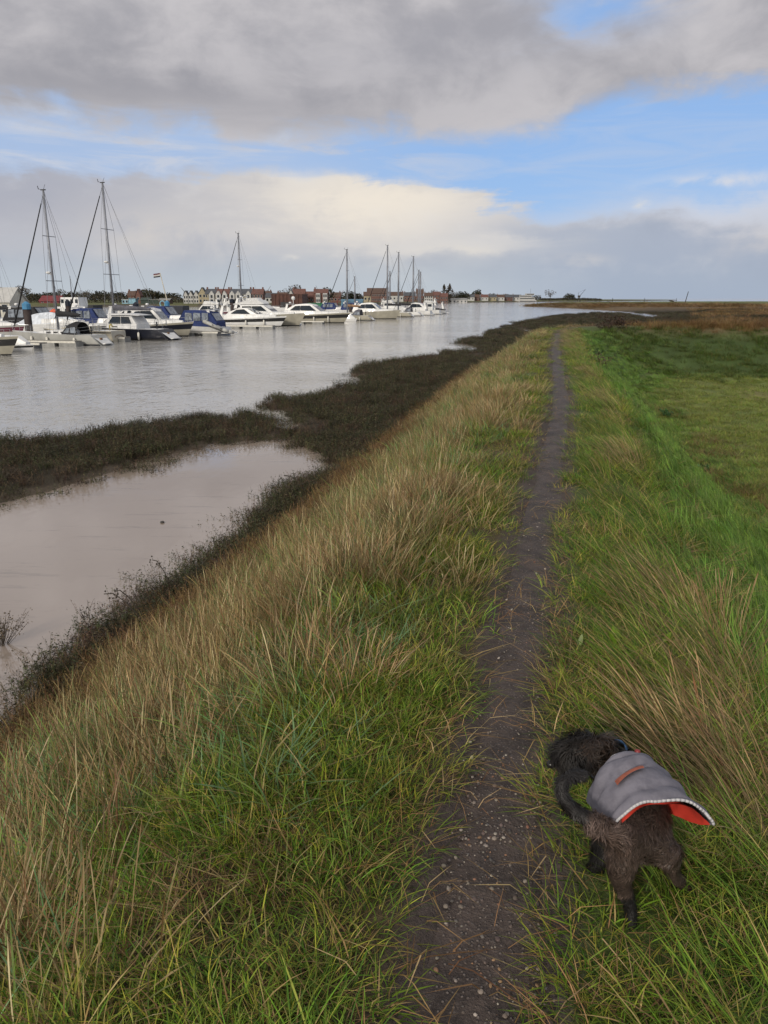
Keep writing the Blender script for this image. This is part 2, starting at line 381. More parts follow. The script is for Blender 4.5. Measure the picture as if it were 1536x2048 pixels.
def heights(X, Y, detail=True):
    S, T = dike_st(X, Y)
    arm = sstep(S, S_END - 6, S_END + 14)
    far = sstep(S, S_END + 25, S_END + 60)
    crest = -0.12 * sstep(S, S_END + 6, S_END + 32) - 0.9 * sstep(S, S_END + 60, S_END + 140)
    a = np.maximum(-T, 0); b = np.maximum(T, 0)
    lump = (fbm(X * 1.1, Y * 1.1, 3) - 0.5) * 0.20 + (fbm(X * 4, Y * 4, 5, 3) - 0.5) * 0.05
    outer = -0.03 * a - 0.625 * np.maximum(a - 0.9, 0) + 0.05 * np.minimum(np.maximum(a - 3.5, 0), 3) ** 1
    wi = 2.7 + 4.3 * arm; top = 0.82
    u = np.clip((b - top) / wi, 0, 1.0)
    drop = -2.3 * (0.55 * u + 0.45 * u * u * (3 - 2 * u))
    inner = -0.12 * np.minimum(b, top) - 0.06 * np.maximum(np.minimum(b, top) - 0.5, 0) + drop - 0.28 * sstep(b, top + wi, top + wi + 6)
    inner = np.where(b > 30, np.maximum(inner, -2.62), inner)
    dk = np.where(T < 0, outer, inner) + crest
    rut = -0.05 * np.exp(-(T / 0.16) ** 4) * (1 - arm)
    dk = dk + lump * np.clip(sstep(np.abs(T), 0.15, 0.9), 0.12, 1) + rut
    ms = sdf(X, Y, MARSH)
    ml = (fbm(X * 0.5, Y * 0.5, 21) - 0.5)
    ms2 = ms + (fbm(X * 0.7, Y * 0.45, 31, 4) - 0.5) * np.clip(0.5 + np.hypot(X, Y) * 0.04, 0.5, 5.0)
    pit = sstep(fbm(X * .20, Y * .085, 33, 3), .58, .66) * sstep(Y, 27, 33) * sstep(Y, 170, 120) * sstep(T, -6.5, -8)
    ms2 = ms2 * (1 - pit) - .9 * pit
    ma = WATER + np.clip(ms2 * 0.45, -0.6, 0.2) + np.where(ms2 > 0.5, (ml * 0.22), 0) \
        + 0.9 * sstep(ms, 2, 14) * far_side(X, Y)
    fb = sdf(X, Y, FARBANK)
    fz = WATER + np.clip(fb * 0.35, -1, 1.5) + 0.5 * sstep(fb, 10, 160)
    inside = (T > 0) & (np.hypot(X, Y) < 420); ma = np.where(inside, -9.0, ma)
    z = np.maximum(np.maximum(dk, ma), fz)
    return z, S, T, arm, ms2, fb, (dk > ma + 0.02)

def hz(x, y):
    return float(heights(np.array([float(x)]), np.array([float(y)]))[0][0])

# vertex pigment of the ground by zone
def ground_colour(X, Y, Z, S, T, arm, ms, fb, ondike):
    n = X.shape[0]; col = np.zeros((n, 3))
    nz = fbm(X * 0.35, Y * 0.35, 41)[:, None]; n2 = fbm(X * 1.6, Y * 1.6, 47)[:, None]; n3 = fbm(X * 0.03, Y * 0.05, 49)[:, None]
    def c(*v): return np.array(v)[None, :]
    mud = c(.115, .092, .072); marsh = c(.032, .026, .016) * (0.6 + 0.8 * n2)
    mtan = c(.105, .072, .038) * (0.7 + 0.6 * n2); mgr = c(.10, .115, .042) * (0.8 + .4 * nz)
    fy = far_side(X, Y)[:, None]
    m = marsh * (1 - fy) + mtan * fy
    fy2 = (sstep(np.hypot(X, Y), 330, 700) * sstep(X, 60, 130))[:, None]
    m = m * (1 - fy2) + mgr * (0.75 + 0.5 * n3) * fy2
    edge = sstep(ms, 0.75, 0.1)[:, None]; m = m * (1 - edge) + mud * edge
    # the bank
    soil = c(.040, .034, .020) * (0.7 + 0.6 * n2)
    tan = c(.12, .095, .05) * (0.7 + .6 * n2)
    grn = c(.085, .13, .032) * (0.75 + 0.5 * n2)
    fld = (c(.135, .165, .05) * (1 - sstep(nz, .45, .65)) + c(.16, .145, .06) * sstep(nz, .45, .65)) * (0.8 + 0.4 * n2)
    d = np.where((T < 0)[:, None], soil * 0.5 + tan * 0.5, soil * 0.4 + grn * 0.6)
    kin = sstep(T, 0.9, 1.3)[:, None]; d = d * (1 - kin) + grn * kin
    toe = sstep(T, 2.8, 5.4)[:, None] * (1 - arm[:, None] * sstep(T, 9.5, 7.5)[:, None]); d = d * (1 - toe) + fld * toe
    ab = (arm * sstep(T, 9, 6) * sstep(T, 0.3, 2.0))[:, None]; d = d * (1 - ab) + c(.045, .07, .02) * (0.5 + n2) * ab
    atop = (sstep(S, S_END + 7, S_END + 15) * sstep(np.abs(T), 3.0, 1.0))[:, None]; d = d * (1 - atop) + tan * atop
    pth = (sstep(np.abs(T), 0.30, 0.18) * (1 - arm))[:, None]; d = d * (1 - pth) + c(.075, .06, .054) * pth
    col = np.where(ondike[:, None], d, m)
    fk = (fb > -1)[:, None]
    fcol = np.where((fb < 5)[:, None], c(.06, .055, .04), c(.095, .10, .04) * (0.6 + 0.8 * n3))
    col = np.where(fk, fcol, col)
    return col

def build_ground():
    az = np.concatenate([np.arange(-180, -36, 4.0), np.arange(-36, 36.01, 0.17), np.arange(40, 180, 4.0)])
    az = np.deg2rad(az); na = len(az)
    r = [0.04]
    while r[-1] < 16000: r.append(r[-1] * 1.02 + (0.012 if r[-1] < 3 else 0.0))
    r = np.array(r); nr = len(r)
    A, Rr = np.meshgrid(az, r)
    X = (Rr * np.sin(A)).ravel(); Y = (Rr * np.cos(A)).ravel()
    Z, S, T, arm, ms, fb, od = heights(X, Y)
    # the ground sinks below the sea far out
    far = np.hypot(X, Y); Z = np.where((far > 2400) | ((far > 1500) & (fb < 0)), -4.0, Z)
    col = ground_colour(X, Y, Z, S, T, arm, ms, fb, od)
    idx = np.arange(nr * na).reshape(nr, na)
    a = idx[:-1, :]; b = np.roll(idx, -1, 1)[:-1, :]; c = np.roll(idx, -1, 1)[1:, :]; d = idx[1:, :]
    F = np.stack([a, b, c, d], -1).reshape(-1, 4)
    # leave out what lies far under the water
    keep = (Z[F] > -3.35).any(1); F = F[keep]
    me = bpy.data.meshes.new('ground'); nv, nf = len(X), len(F)
    me.vertices.add(nv); me.vertices.foreach_set('co', np.stack([X, Y, Z], 1).astype(np.float32).ravel())
    me.loops.add(nf * 4); me.loops.foreach_set('vertex_index', F.ravel().astype(np.int32))
    me.polygons.add(nf); me.polygons.foreach_set('loop_start', (np.arange(nf) * 4).astype(np.int32))
    me.polygons.foreach_set('use_smooth', np.ones(nf, bool))
    me.update(calc_edges=True)
    at = me.attributes.new('Col', 'FLOAT_COLOR', 'POINT'); at.data.foreach_set('color', np.concatenate([col, np.ones((nv, 1))], 1).astype(np.float32).ravel())
    m = bpy.data.materials.new('ground'); m.use_nodes = True; g = NG(m.node_tree); p = g.n['Principled BSDF']
    an = g.new('ShaderNodeAttribute', attribute_name='Col'); tc = g.new('ShaderNodeTexCoord'); O = tc.outputs['Object']
    n = g.noise(O, 9.0, 8, 0.7); nb = g.noise(O, 0.8, 6, 0.65); nf_ = g.noise(g.map(O, (1, .3, 1)), .06, 6, .6)
    k = g.m('ADD', 0.35, g.m('ADD', g.m('MULTIPLY', n, 0.7), g.m('MULTIPLY', g.m('ADD', nb, nf_), 0.32)))
    mulv = g.new('ShaderNodeVectorMath', operation='SCALE'); g.l.new(an.outputs['Color'], mulv.inputs[0]); g.l.new(k, mulv.inputs['Scale'])
    g.l.new(mulv.outputs[0], p.inputs['Base Color']); p.inputs['Roughness'].default_value = 0.9; p.inputs['Specular IOR Level'].default_value = 0.2
    bp = g.new('ShaderNodeBump'); bp.inputs['Strength'].default_value = 0.8; bp.inputs['Distance'].default_value = 0.06
    g.l.new(g.noise(O, 14, 6, 0.7), bp.inputs['Height']); g.l.new(bp.outputs[0], p.inputs['Normal'])
    me.materials.append(m)
    o = bpy.data.objects.new('ground', me); C.objects.link(o); tag(o, kind='structure')
build_ground()

def water_material(name, base, rough, layers, strength):
    m = bpy.data.materials.new(name); m.use_nodes = True; g = NG(m.node_tree); p = g.n['Principled BSDF']
    tc = g.new('ShaderNodeTexCoord'); O = tc.outputs['Object']
    h = None
    for (scale, sx, sy, amp) in layers:
        n = g.m('MULTIPLY', g.noise(g.map(O, (sx, sy, 1), rot=(0, 0, 0.2)), scale, 3, 0.6), amp)
        h = n if h is None else g.m('ADD', h, n)
    b = g.new('ShaderNodeBump'); b.inputs['Strength'].default_value = strength; b.inputs['Distance'].default_value = 1.0
    g.l.new(h, b.inputs['Height']); g.l.new(b.outputs[0], p.inputs['Normal'])
    cn = g.noise(g.map(O, (0.4, 1, 1)), 0.12, 5, 0.6)
    g.l.new(g.mix(cn, tuple(v * 0.8 for v in base), base), p.inputs['Base Color'])
    p.inputs['Roughness'].default_value = rough; p.inputs['IOR'].default_value = 1.33
    return m, g, p
def build_water():
    m, g, p = water_material('river water', (.40, .385, .36), 0.07, [(3.0, 1, .6, .10), (1.0, 1, .5, .22), (0.3, .8, .4, .30)], 0.75)
    o = MB().quad((-9000, -300, WATER), (9000, -300, WATER), (30000, 30000, WATER), (-30000, 30000, WATER)).build('river', m)
    # gusts: bands of smoother and rougher water
    bmp = [n for n in g.n if n.type == 'BUMP'][0]; O = g.new('ShaderNodeTexCoord').outputs['Object']
    gust = g.noise(g.map(O, (.25, 1, 1), rot=(0, 0, .18)), .045, 5, .6)
    g.l.new(g.m('MULTIPLY_ADD', g.ss(gust, .38, .62), .62, .28), bmp.inputs['Strength'])
    tag(o, kind='structure')
    m2, g, p = water_material('wet mud and shallow water', (.31, .255, .215), 0.05, [(1.3, 1, .35, .014), (6, 1, .4, .0035)], 0.4)
    p.inputs['IOR'].default_value = 2.5
    O = g.new('ShaderNodeTexCoord').outputs['Object']
    sp = g.noise(g.map(O, (.5, 1, 1)), 0.5, 6, .65)
    g.l.new(g.m('ADD', 0.035, g.m('MULTIPLY', g.ss(sp, .45, .7), 0.10)), p.inputs['Roughness'])
    st = g.noise(g.map(O, (.5, 2.2, 1), rot=(0, 0, .35)), 1.4, 7, .7)
    bc = p.inputs['Base Color'].links[0].from_socket
    g.l.new(g.mix(g.m('MULTIPLY', g.ss(st, .54, .70), .55), bc, (.15, .125, .105)), p.inputs['Base Color'])
    poly = [(-60, 12.5), (-30, 13.6), (-14, 15.2), wl(0, 990), wl(130, 965), wl(260, 930), wl(330, 898), wl(430, 880), wl(520, 872), wl(600, 884), wl(690, 900),
            wl(680, 950), wl(600, 1020), wl(520, 1085), wl(400, 1180), wl(250, 1290), wl(100, 1390), (-2.2, 6), (-2.6, 0), (-6, -20), (-60, -20)]
    zz = WATER + 0.095
    b = MB(); b.add([(a, c, zz) for a, c in poly], [tuple(range(len(poly)))])
    tag(b.build('tidal_pool', m2), kind='structure')
build_water()

def build_path():
    pl = spline([p for p in PATH if p[1] > -3], 0.12)
    # dense resample
    seg = np.linalg.norm(pl[1:] - pl[:-1], axis=1); acc = np.concatenate([[0], np.cumsum(seg)])
    s = np.arange(0, acc[-1], 0.12); cx = np.interp(s, acc, pl[:, 0]); cy = np.interp(s, acc, pl[:, 1])
    dx, dy = np.gradient(cx), np.gradient(cy); L = np.hypot(dx, dy); dx, dy = dx / L, dy / L
    W = np.linspace(-1, 1, 13)
    hwL = 0.155 + 0.10 * (fbm(s * 0.9, s * 0 + 3.3, 71, 3) - 0.5); hwR = 0.15 + 0.10 * (fbm(s * 0.9, s * 0 + 8.3, 73, 3) - 0.5)
    off = np.where(W[None, :] < 0, W[None, :] * hwL[:, None], W[None, :] * hwR[:, None])
    X = cx[:, None] + dy[:, None] * off; Y = cy[:, None] - dx[:, None] * off
    Z = heights(X.ravel(), Y.ravel())[0].reshape(X.shape)
    Z = Z + 0.012 - 0.03 * np.abs(W[None, :]) ** 6 + (fbm(X * 9, Y * 9, 77, 3) - 0.5) * 0.012
    b = MB(); b.grid([[(X[i, j], Y[i, j], Z[i, j]) for j in range(len(W))] for i in range(len(s))])
    m = bpy.data.materials.new('trodden earth and grit'); m.use_nodes = True; g = NG(m.node_tree); p = g.n['Principled BSDF']
    O = g.new('ShaderNodeTexCoord').outputs['Object']
    n = g.noise(O, 5, 8, .7); n2 = g.noise(O, 70, 4, .7)
    c = g.mix(g.ss(n, .35, .65), (.034, .026, .023), (.080, .060, .052))
    v = g.new('ShaderNodeTexVoronoi'); g.put(v.inputs['Vector'], O); v.inputs['Scale'].default_value = 75
    sel = g.m('MULTIPLY', g.m('SUBTRACT', 1, g.ss(v.outputs['Distance'], .18, .42)), g.ss(v.outputs['Color'], .55, .75))
    gc = g.mix(v.outputs['Color'], (.09, .08, .08), (.24, .20, .18))
    c = g.mix(g.m('MULTIPLY', sel, .75), c, gc)
    c = g.mix(g.m('MULTIPLY', g.ss(n2, .5, .7), .4), c, (.13, .11, .10))
    g.l.new(c, p.inputs['Base Color']); p.inputs['Roughness'].default_value = 0.62; p.inputs['Specular IOR Level'].default_value = .3
    bp = g.new('ShaderNodeBump'); bp.inputs['Strength'].default_value = .9; bp.inputs['Distance'].default_value = .012
    g.l.new(g.m('ADD', g.m('ADD', n2, g.m('MULTIPLY', sel, .8)), g.noise(O, 18, 5, .7)), bp.inputs['Height']); g.l.new(bp.outputs[0], p.inputs['Normal'])
    tag(b.build('path', m, None, True, False), kind='structure')
build_path()

# ------------------------------------------------------------------ town on the far shore
def wall_block(name_root, label, cat, group, X, Y, zb, w, d, h, roof_h, wall_m, roof_m, ridge='x', windows=0, rows=1, chim=0, rz=0.0, door=False, glabel=None):
    root = empty(name_root, (X, Y, zb), rz); KIDS[root.name] = []; tag(root, label, cat, group)
    b = MB()
    if ridge == 'x':
        b.prism([(-w / 2, -1.0), (w / 2, -1.0), (w / 2, h), (-w / 2, h)], -d / 2, d / 2)
        b.add([(-w / 2, -d / 2, h), (-w / 2, d / 2, h), (-w / 2, 0, h + roof_h), (w / 2, -d / 2, h), (w / 2, d / 2, h), (w / 2, 0, h + roof_h)], [(0, 1, 2), (5, 4, 3)])
    else:
        b.prism([(-w / 2, -1.0), (w / 2, -1.0), (w / 2, h), (0, h + roof_h), (-w / 2, h)], -d / 2, d / 2)
    b.build('wall', wall_m, root)
    r = MB(); o = 0.35; t = 0.18
    if roof_h > 0.05:
        if ridge == 'x':
            for s in (-1, 1):
                y0, y1, z0, z1 = s * (d / 2 + o), 0, h - o * roof_h / (d / 2) + .03, h + roof_h + .03
                r.add([(-w / 2 - o, y0, z0), (w / 2 + o, y0, z0), (w / 2 + o, y1, z1), (-w / 2 - o, y1, z1), (-w / 2 - o, y0, z0 + t), (w / 2 + o, y0, z0 + t), (w / 2 + o, y1, z1 + t), (-w / 2 - o, y1, z1 + t)],
                      [(0, 1, 2, 3), (7, 6, 5, 4), (0, 4, 5, 1), (1, 5, 6, 2), (3, 2, 6, 7), (0, 3, 7, 4)])
        else:
            for s in (-1, 1):
                x0, x1, z0, z1 = s * (w / 2 + o), 0, h - o * roof_h / (w / 2) + .03, h + roof_h + .03
                r.add([(x0, -d / 2 - o, z0), (x0, d / 2 + o, z0), (x1, d / 2 + o, z1), (x1, -d / 2 - o, z1), (x0, -d / 2 - o, z0 + t), (x0, d / 2 + o, z0 + t), (x1, d / 2 + o, z1 + t), (x1, -d / 2 - o, z1 + t)],
                      [(0, 1, 2, 3), (7, 6, 5, 4), (0, 4, 5, 1), (1, 5, 6, 2), (3, 2, 6, 7), (0, 3, 7, 4)])
    else:
        r.box((0, 0, h + .1), (w + .4, d + .4, .25))
    rf = r.build('roof', roof_m, root)
    for k in range(chim):
        cx = -w / 2 + .5 + (w - 1.0) * (k / max(1, chim - 1) if chim > 1 else 0.0)
        top = h + roof_h + (1.1 if ridge == 'x' else .6)
        MB().box((cx, 0, top - 1.0), (.8, .9, 2.2)).build('chimney', M['brick'], rf)
    if windows:
        wm = None
        for rr in range(rows):
            for k in range(windows):
                cx = -w / 2 + w * (k + .5) / windows; cz = h * (rr + .55) / rows
                if wm is None:
                    f = MB(); ww, hh = min(1.2, w / windows * .5), min(1.4, h / rows * .55)
                    f.box((0, 0, 0), (ww + .2, .08, hh + .2)); wm = f.build('window', M['render'], root)
                    g_ = MB().box((0, -.05, 0), (ww, .05, hh)).build('pane', M['glass'], wm)
                    wo = wm
                else: wo = copy_tree(wm, root)
                wo.location = (cx, -d / 2 - .03, cz)
    return root
def on_shore(x, dist): # ground point at photo column x, dist metres deep
    u = (x - 768.0) / FPX; X = u * dist * 1.0; Y = dist * 1.03
    return X, Y
TREELOC = []
def town():
    # bounds are photo columns (converted to metres on the far shore), heights in metres
    def H(x0, x1, dist, h, rh, wm, rm, label, cat='house', group='houses along the far shore', name='house', ridge='x', windows=0, rows=1, chim=0, d=None, zb=None, base=None):
        X, Y = on_shore((x0 + x1) / 2, dist); w = (x1 - x0) / FPX * dist
        zb = hz(X, Y) if base is None else base
        return wall_block(name, label, cat, group, X, Y, zb, w, d or max(5, w * .8), h, rh, M[wm], M[rm], ridge, windows, rows, chim)
    # far left
    H(91, 130, 470, 1.2, 3.0, 'redshed', 'redshed', 'long low red roofed shed in front of the trees behind the white yachts', 'shed', None, 'long_shed', d=12, windows=3)
    H(250, 263, 440, 2.2, .0, 'lightblue', 'render', 'pale blue flat roofed hut on the far shore', 'shed', None, 'waterside_hut', windows=2, d=5)
    H(264, 277, 440, 2.6, .0, 'lightblue', 'lightblue', 'brighter blue boxy hut beside the pale blue one on the far shore', 'shed', None, 'waterside_hut', d=5)
    H(278, 287, 470, 5.0, 3.2, 'brick', 'redroof', 'orange brick gable house left of the dark green sheds', ridge='y', windows=1)
    H(262, 276, 500, 4.5, 2.6, 'brick', 'brownroof', 'brick house with brown roof behind the blue huts', windows=2, chim=1)
    H(288, 305, 440, 2.0, 1.2, 'darkgreen', 'darkgreen', 'dark green low shed with ridge roof beside the orange gable', 'shed', 'dark sheds on the far shore', 'shed', d=7)
    H(306, 324, 440, 2.2, .0, 'darkgreen', 'concrete', 'dark green shed with flat pale roof on the far shore', 'shed', 'dark sheds on the far shore', 'shed', d=7)
    H(324, 345, 440, 1.9, .9, 'brownroof', 'concrete', 'brown low shed with pale roof by the navy bow', 'shed', 'dark sheds on the far shore', 'shed', d=7)
    # white cottages, cream gable, the two terraces with white gables
    for k, (a, b_) in enumerate(((372, 381), (382, 391), (392, 402))):
        H(a, b_, 460, 4.6, 2.6, 'render', 'slate', ['white gabled cottage at the left end of the cottage trio', 'white gabled cottage in the middle of the cottage trio', 'white gabled cottage next to the cream gable house'][k], ridge='y', windows=2, rows=2, group='white gabled cottages')
    H(402, 417, 455, 5.6, 3.4, 'yellow', 'slate', 'cream house with broad gable and grey roof', ridge='y', windows=2, rows=2)
    def terrace(x0, x1, roof, wm, label, gables):
        dist = 455; X, Y = on_shore((x0 + x1) / 2, dist); w = (x1 - x0) / FPX * dist
        r = wall_block('terraced_house', label, 'house', 'terraced houses with white gables', X, Y, hz(X, Y), w, 9, 5.4, 2.7, M[wm], M[roof], 'x', 4, 2, 2)
        for gx in gables:
            cx = (gx - (x0 + x1) / 2) / FPX * dist; gw = 3.0
            g_ = MB().prism([(cx - gw / 2, 0), (cx + gw / 2, 0), (cx + gw / 2, 5.2), (cx, 7.2), (cx - gw / 2, 5.2)], -5.6, -2.5).build('gable', M['render'], r)
            MB().box((cx, -5.62, 4.0), (1.1, .1, 1.6)).build('pane', M['glass'], g_)
            MB().box((cx, -5.62, 1.6), (1.5, .1, 1.5)).build('pane', M['glass'], g_)
        return r
    terrace(417, 437, 'slate', 'yellow', 'grey roofed terraced house beside the cream gable', [430])
    terrace(438, 463, 'redroof', 'brick', 'red roofed brick terraced house with twin white gables', [443, 455])
    terrace(464, 506, 'slate', 'yellow', 'grey roofed terraced house pair behind the twin piles', [470, 482, 502])
    terrace(508, 530, 'redroof', 'brick', 'red roofed brick house at the right end of the terrace', [])
    H(534, 556, 520, 3.6, 2.6, 'render', 'slate', 'low white house with slate roof right of the terrace', windows=3)
    H(557, 576, 540, 4.2, 2.6, 'brick', 'brownroof', 'brown roofed brick house between terrace and black gable', windows=3, chim=1)
    H(516, 545, 600, 4.5, 3.5, 'render', 'brownroof', 'white house with brown roof set back behind the terrace', windows=3, chim=2)
    H(578, 590, 470, 4.5, 3.6, 'render', 'slate', 'black and white cottage with steep gable behind the rusty steel wall', ridge='y', windows=1, rows=2)
    H(588, 612, 480, 4.6, 3.9, 'render', 'redroof', 'white house with big red tiled roof beside the black gabled cottage', windows=3, chim=1)
    H(613, 628, 490, 3.8, 3.2, 'brick', 'redroof', 'small brick house with red roof left of the bay fronted house', windows=2)
    r = H(630, 657, 480, 6.2, 2.2, 'brick', 'redroof', 'tall red brick house with two white bays and red roof', windows=0, chim=1)
    for s in (-1.6, 2.7):
        b = MB().box((s, -4.0, 3.0), (2.6, 2.0, 6.0)).build('bay', M['render'], r)
        for q in (1.7, 4.5):
            for e in (-.6, .6): MB().box((s + e, -5.02, q), (.8, .06, 1.6)).build('pane', M['glass'], b)
    for k in range(6):
        x0 = 607 + k * 9
        H(x0, x0 + 8.4, 440, 2.4, 0.0, 'green', 'green', ['green steel container at the left end of the green row', 'green steel container second from the left of the green row', 'green steel container third from the left of the green row',
          'green steel container third from the right of the green row', 'green steel container second from the right of the green row', 'green steel container at the right end of the green row'][k], 'container', 'green containers on the quay', 'container', d=2.6)
    H(662, 682, 560, 4.2, 2.8, 'brick', 'brownroof', 'brown brick house behind the red jib crane', windows=3, chim=2)
    H(684, 726, 480, 3.6, .8, 'teal', 'teal', 'long blue boat shed with low roof behind a yacht mast', 'shed', None, 'boat_shed', windows=0, d=14)
    H(728, 742, 560, 5, 2.4, 'yellow', 'brownroof', 'cream house left of the big brown warehouse', windows=2)
    H(735, 776, 640, 7.0, 4.0, 'brick', 'brownroof', 'big brown brick warehouse with long roof and rows of windows', 'warehouse', None, 'warehouse', windows=9, rows=2, d=16)
    H(778, 806, 700, 5.5, 3, 'render', 'brownroof', 'pale long house with brown roof right of the warehouse', windows=4, chim=2)
    H(808, 830, 740, 5.5, 3, 'brick', 'slate', 'brick house with slate roof behind the yacht masts', windows=4, chim=2)
    H(832, 846, 760, 8, 3.5, 'brick', 'brownroof', 'tall dark brick house behind the last masts', windows=3, rows=2, chim=2)
    for k, x0 in enumerate((848, 856, 864, 872)):
        H(x0, x0 + 7.6, 800, 5.5, 3.0, 'render', 'brownroof', ['white terrace house next to the tall dark brick house', 'white terrace house second of the row of four', 'white terrace house third of the row of four', 'white terrace house at the right end of the row of four'][k], windows=2, rows=2, chim=1, group='small white terrace houses')
    H(866, 878, 770, 6.5, 3.0, 'brick', 'redroof', 'red brick house with red roof near the poplars', windows=2, rows=2)
    H(879, 894, 770, 7.0, 3.0, 'brick', 'redroof', 'red brick house below the two poplars', windows=3, rows=2, chim=1)
    H(896, 932, 820, 3.6, 1.6, 'render', 'concrete', 'long low white shed right of the red brick houses', 'shed', None, 'long_shed', windows=5, d=12)
    far = [(934, 947, 'render', 'slate', 'slate roofed'), (948, 957, 'brick', 'brownroof', 'brown roofed brick'), (960, 974, 'render', 'redroof', 'red roofed white'), (976, 990, 'yellow', 'slate', 'slate roofed cream'),
           (992, 1006, 'render', 'brownroof', 'brown roofed white'), (1008, 1022, 'brick', 'slate', 'slate roofed brick'), (1023, 1036, 'render', 'slate', 'slate roofed white')]
    place = ['nearest the long white shed', 'second past the long white shed', 'left of the cream house', 'in the middle of the far row', 'right of the cream house', 'second before the white ferry building', 'next to the white ferry building']
    for k, (a, b_, wm, rm, l) in enumerate(far):
        H(a, b_, 960 + 8 * k, 4.6, 3.0, wm, rm, 'distant %s house %s' % (l, place[k]), windows=2, chim=1, group='distant houses by the harbour mouth')
    # the stepped white building by the water
    X, Y = on_shore(1052, 1010); zb = hz(X, Y)
    root = empty('ferry_terminal', (X, Y, zb)); KIDS[root.name] = []; tag(root, 'white stepped waterside building with banded storeys far off', 'building')
    for k, (x0, x1, z0, z1) in enumerate(((-11, 11, -.5, 3.2), (-11, 9, 3.4, 6.2), (-11, 5, 6.4, 9.0), (-2, 8, 9.1, 11.2))):
        MB().box(((x0 + x1) / 2, 0, (z0 + z1) / 2), (x1 - x0, 12, z1 - z0)).build('storey', M['render'], root)
        MB().box(((x0 + x1) / 2, -6.05, (z0 + z1) / 2 + .2), ((x1 - x0) * .94, .12, 1.0)).build('window_band', M['glass'], root)
    MB().tube((4, 0, 11), (4, 0, 17), .15).build('mast', M['alu'], root)
    # dockside crane
    X, Y = on_shore(1155, 1120); root = empty('dockside_crane', (X, Y, -1.3)); KIDS[root.name] = []; tag(root, 'dark dockside crane with raised jib far across the water', 'crane')
    b = MB();
    for s in (-2, 2): b.tube((s, -1, -1), (s * .4, 0, 5), .35); b.tube((s, 2, -1), (s * .4, 1, 5), .35)
    b.build('portal', M['post'], root); MB().box((0, 0, 6.0), (3.2, 3, 2.4)).build('cab', M['post'], root)
    b = MB(); b.tube((0.5, 0, 6), (8.6, 0, 15.5), .32, .2); b.tube((-1, 0, 7.2), (-1.5, 0, 11), .2); b.tube((-1.5, 0, 11), (8.4, 0, 15.4), .1); b.build('jib', M['post'], root)
    # small red jib crane on the quay
    X, Y = on_shore(676, 445); root = empty('jib_crane', (X, Y, hz(X, Y))); KIDS[root.name] = []; tag(root, 'reddish slim jib crane standing on the quay', 'crane')
    MB().tube((0, 0, -1), (-.4, 0, 3.2), .3, .25).build('post', M['redshed'], root); MB().tube((-.4, 0, 3.2), (3.4, 0, 9.5), .16, .1).build('jib', M['redshed'], root)
    # wind turbines beyond the town
    def turbine(x, ytop, dist, ang, label):
        P = pxd(x, ytop, dist); r = empty('wind_turbine', (P.x, P.y, 0)); KIDS[r.name] = []
        tag(r, label, 'wind turbine', 'wind turbines beyond the town')
        MB().tube((0, 0, 0), (0, 0, P.z), dist * .0006, dist * .0004).build('tower', M['wire'], r)
        MB().box((0, -.5, P.z), (dist * .0014, dist * .002, dist * .0014)).build('nacelle', M['wire'], r)
        for k in range(3):
            a = ang + k * 2.0944; L = dist * .0065
            MB().tube((0, -2, P.z), (L * math.sin(a), -2, P.z + L * math.cos(a)), dist * .00045, dist * .0002, 4).build('blade', M['wire'], r)
    turbine(536, 581, 1800, .6, 'thin wind turbine above the right end of the terrace')
    turbine(636, 581, 1800, 5.9, 'thin wind turbine above the bay fronted red house')
    turbine(369, 583, 1900, 5.6, 'thin wind turbine beside the flag pole')
town()

def leaf_cloud(n, fn, size, cols, seed, up=0.3, jitter=1.0):
    """n small leaf faces spread by fn(rng)->point; returns numpy arrays"""
    r = np.random.default_rng(seed); V, F, K = [], [], []
    for i in range(n):
        p = np.array(fn(r)); s = size * r.uniform(.5, 1.4)
        a = r.normal(size=3); a /= np.linalg.norm(a); b = np.cross(a, r.normal(size=3)); b /= np.linalg.norm(b)
        k = len(V); V += [p - a * s, p + b * s * .55, p + a * s, p - b * s * .55]; F.append((k, k + 1, k + 2, k + 3))
        c = cols[r.integers(len(cols))]; v = r.uniform(.65, 1.3); K += [(c[0] * v, c[1] * v, c[2] * v, 1)] * 4
    return V, F, K
def mesh_col(name, V, F, K, m):
    me = bpy.data.meshes.new(name); me.from_pydata([tuple(v) for v in V], [], F)
    at = me.attributes.new('Col', 'FLOAT_COLOR', 'POINT'); at.data.foreach_set('color', np.array(K, np.float32).ravel()); me.materials.append(m)
    return me
DARKG = [(.030, .034, .018), (.022, .026, .015), (.045, .042, .022), (.05, .04, .025)]
BROWN = [(.075, .055, .038), (.055, .042, .030), (.085, .07, .045), (.04, .034, .024)]
def crown_mesh(kind, seed):
    r0 = np.random.default_rng(seed)
    lobes = [(r0.uniform(-.32, .32), r0.uniform(-.3, .3), r0.uniform(.40, .82), r0.uniform(.16, .30)) for _ in range(9)]
    def fn(r):
        if kind == 'poplar':
            z = r.uniform(.12, 1.0); w = .11 * math.sin(min(1, z * 1.05) * math.pi) ** .6 + .015
            return (r.normal() * w * .6, r.normal() * w * .6, z)
        l = lobes[r.integers(len(lobes))]; d = r.normal(size=3); d /= np.linalg.norm(d); q = l[3] * r.uniform(.5, 1.0) ** .5
        return (l[0] + d[0] * q, l[1] + d[1] * q, max(.03, l[2] + d[2] * q * .85 - (.12 if kind == 'dark' else 0)))
    n = {'poplar': 260, 'bare': 300, 'dark': 420}[kind]
    V, F, K = leaf_cloud(n, fn, {'poplar': .05, 'bare': .042, 'dark': .062}[kind], BROWN if kind in ('bare', 'poplar') else DARKG, seed)
    return mesh_col('crown', V, F, K, M['crown'])
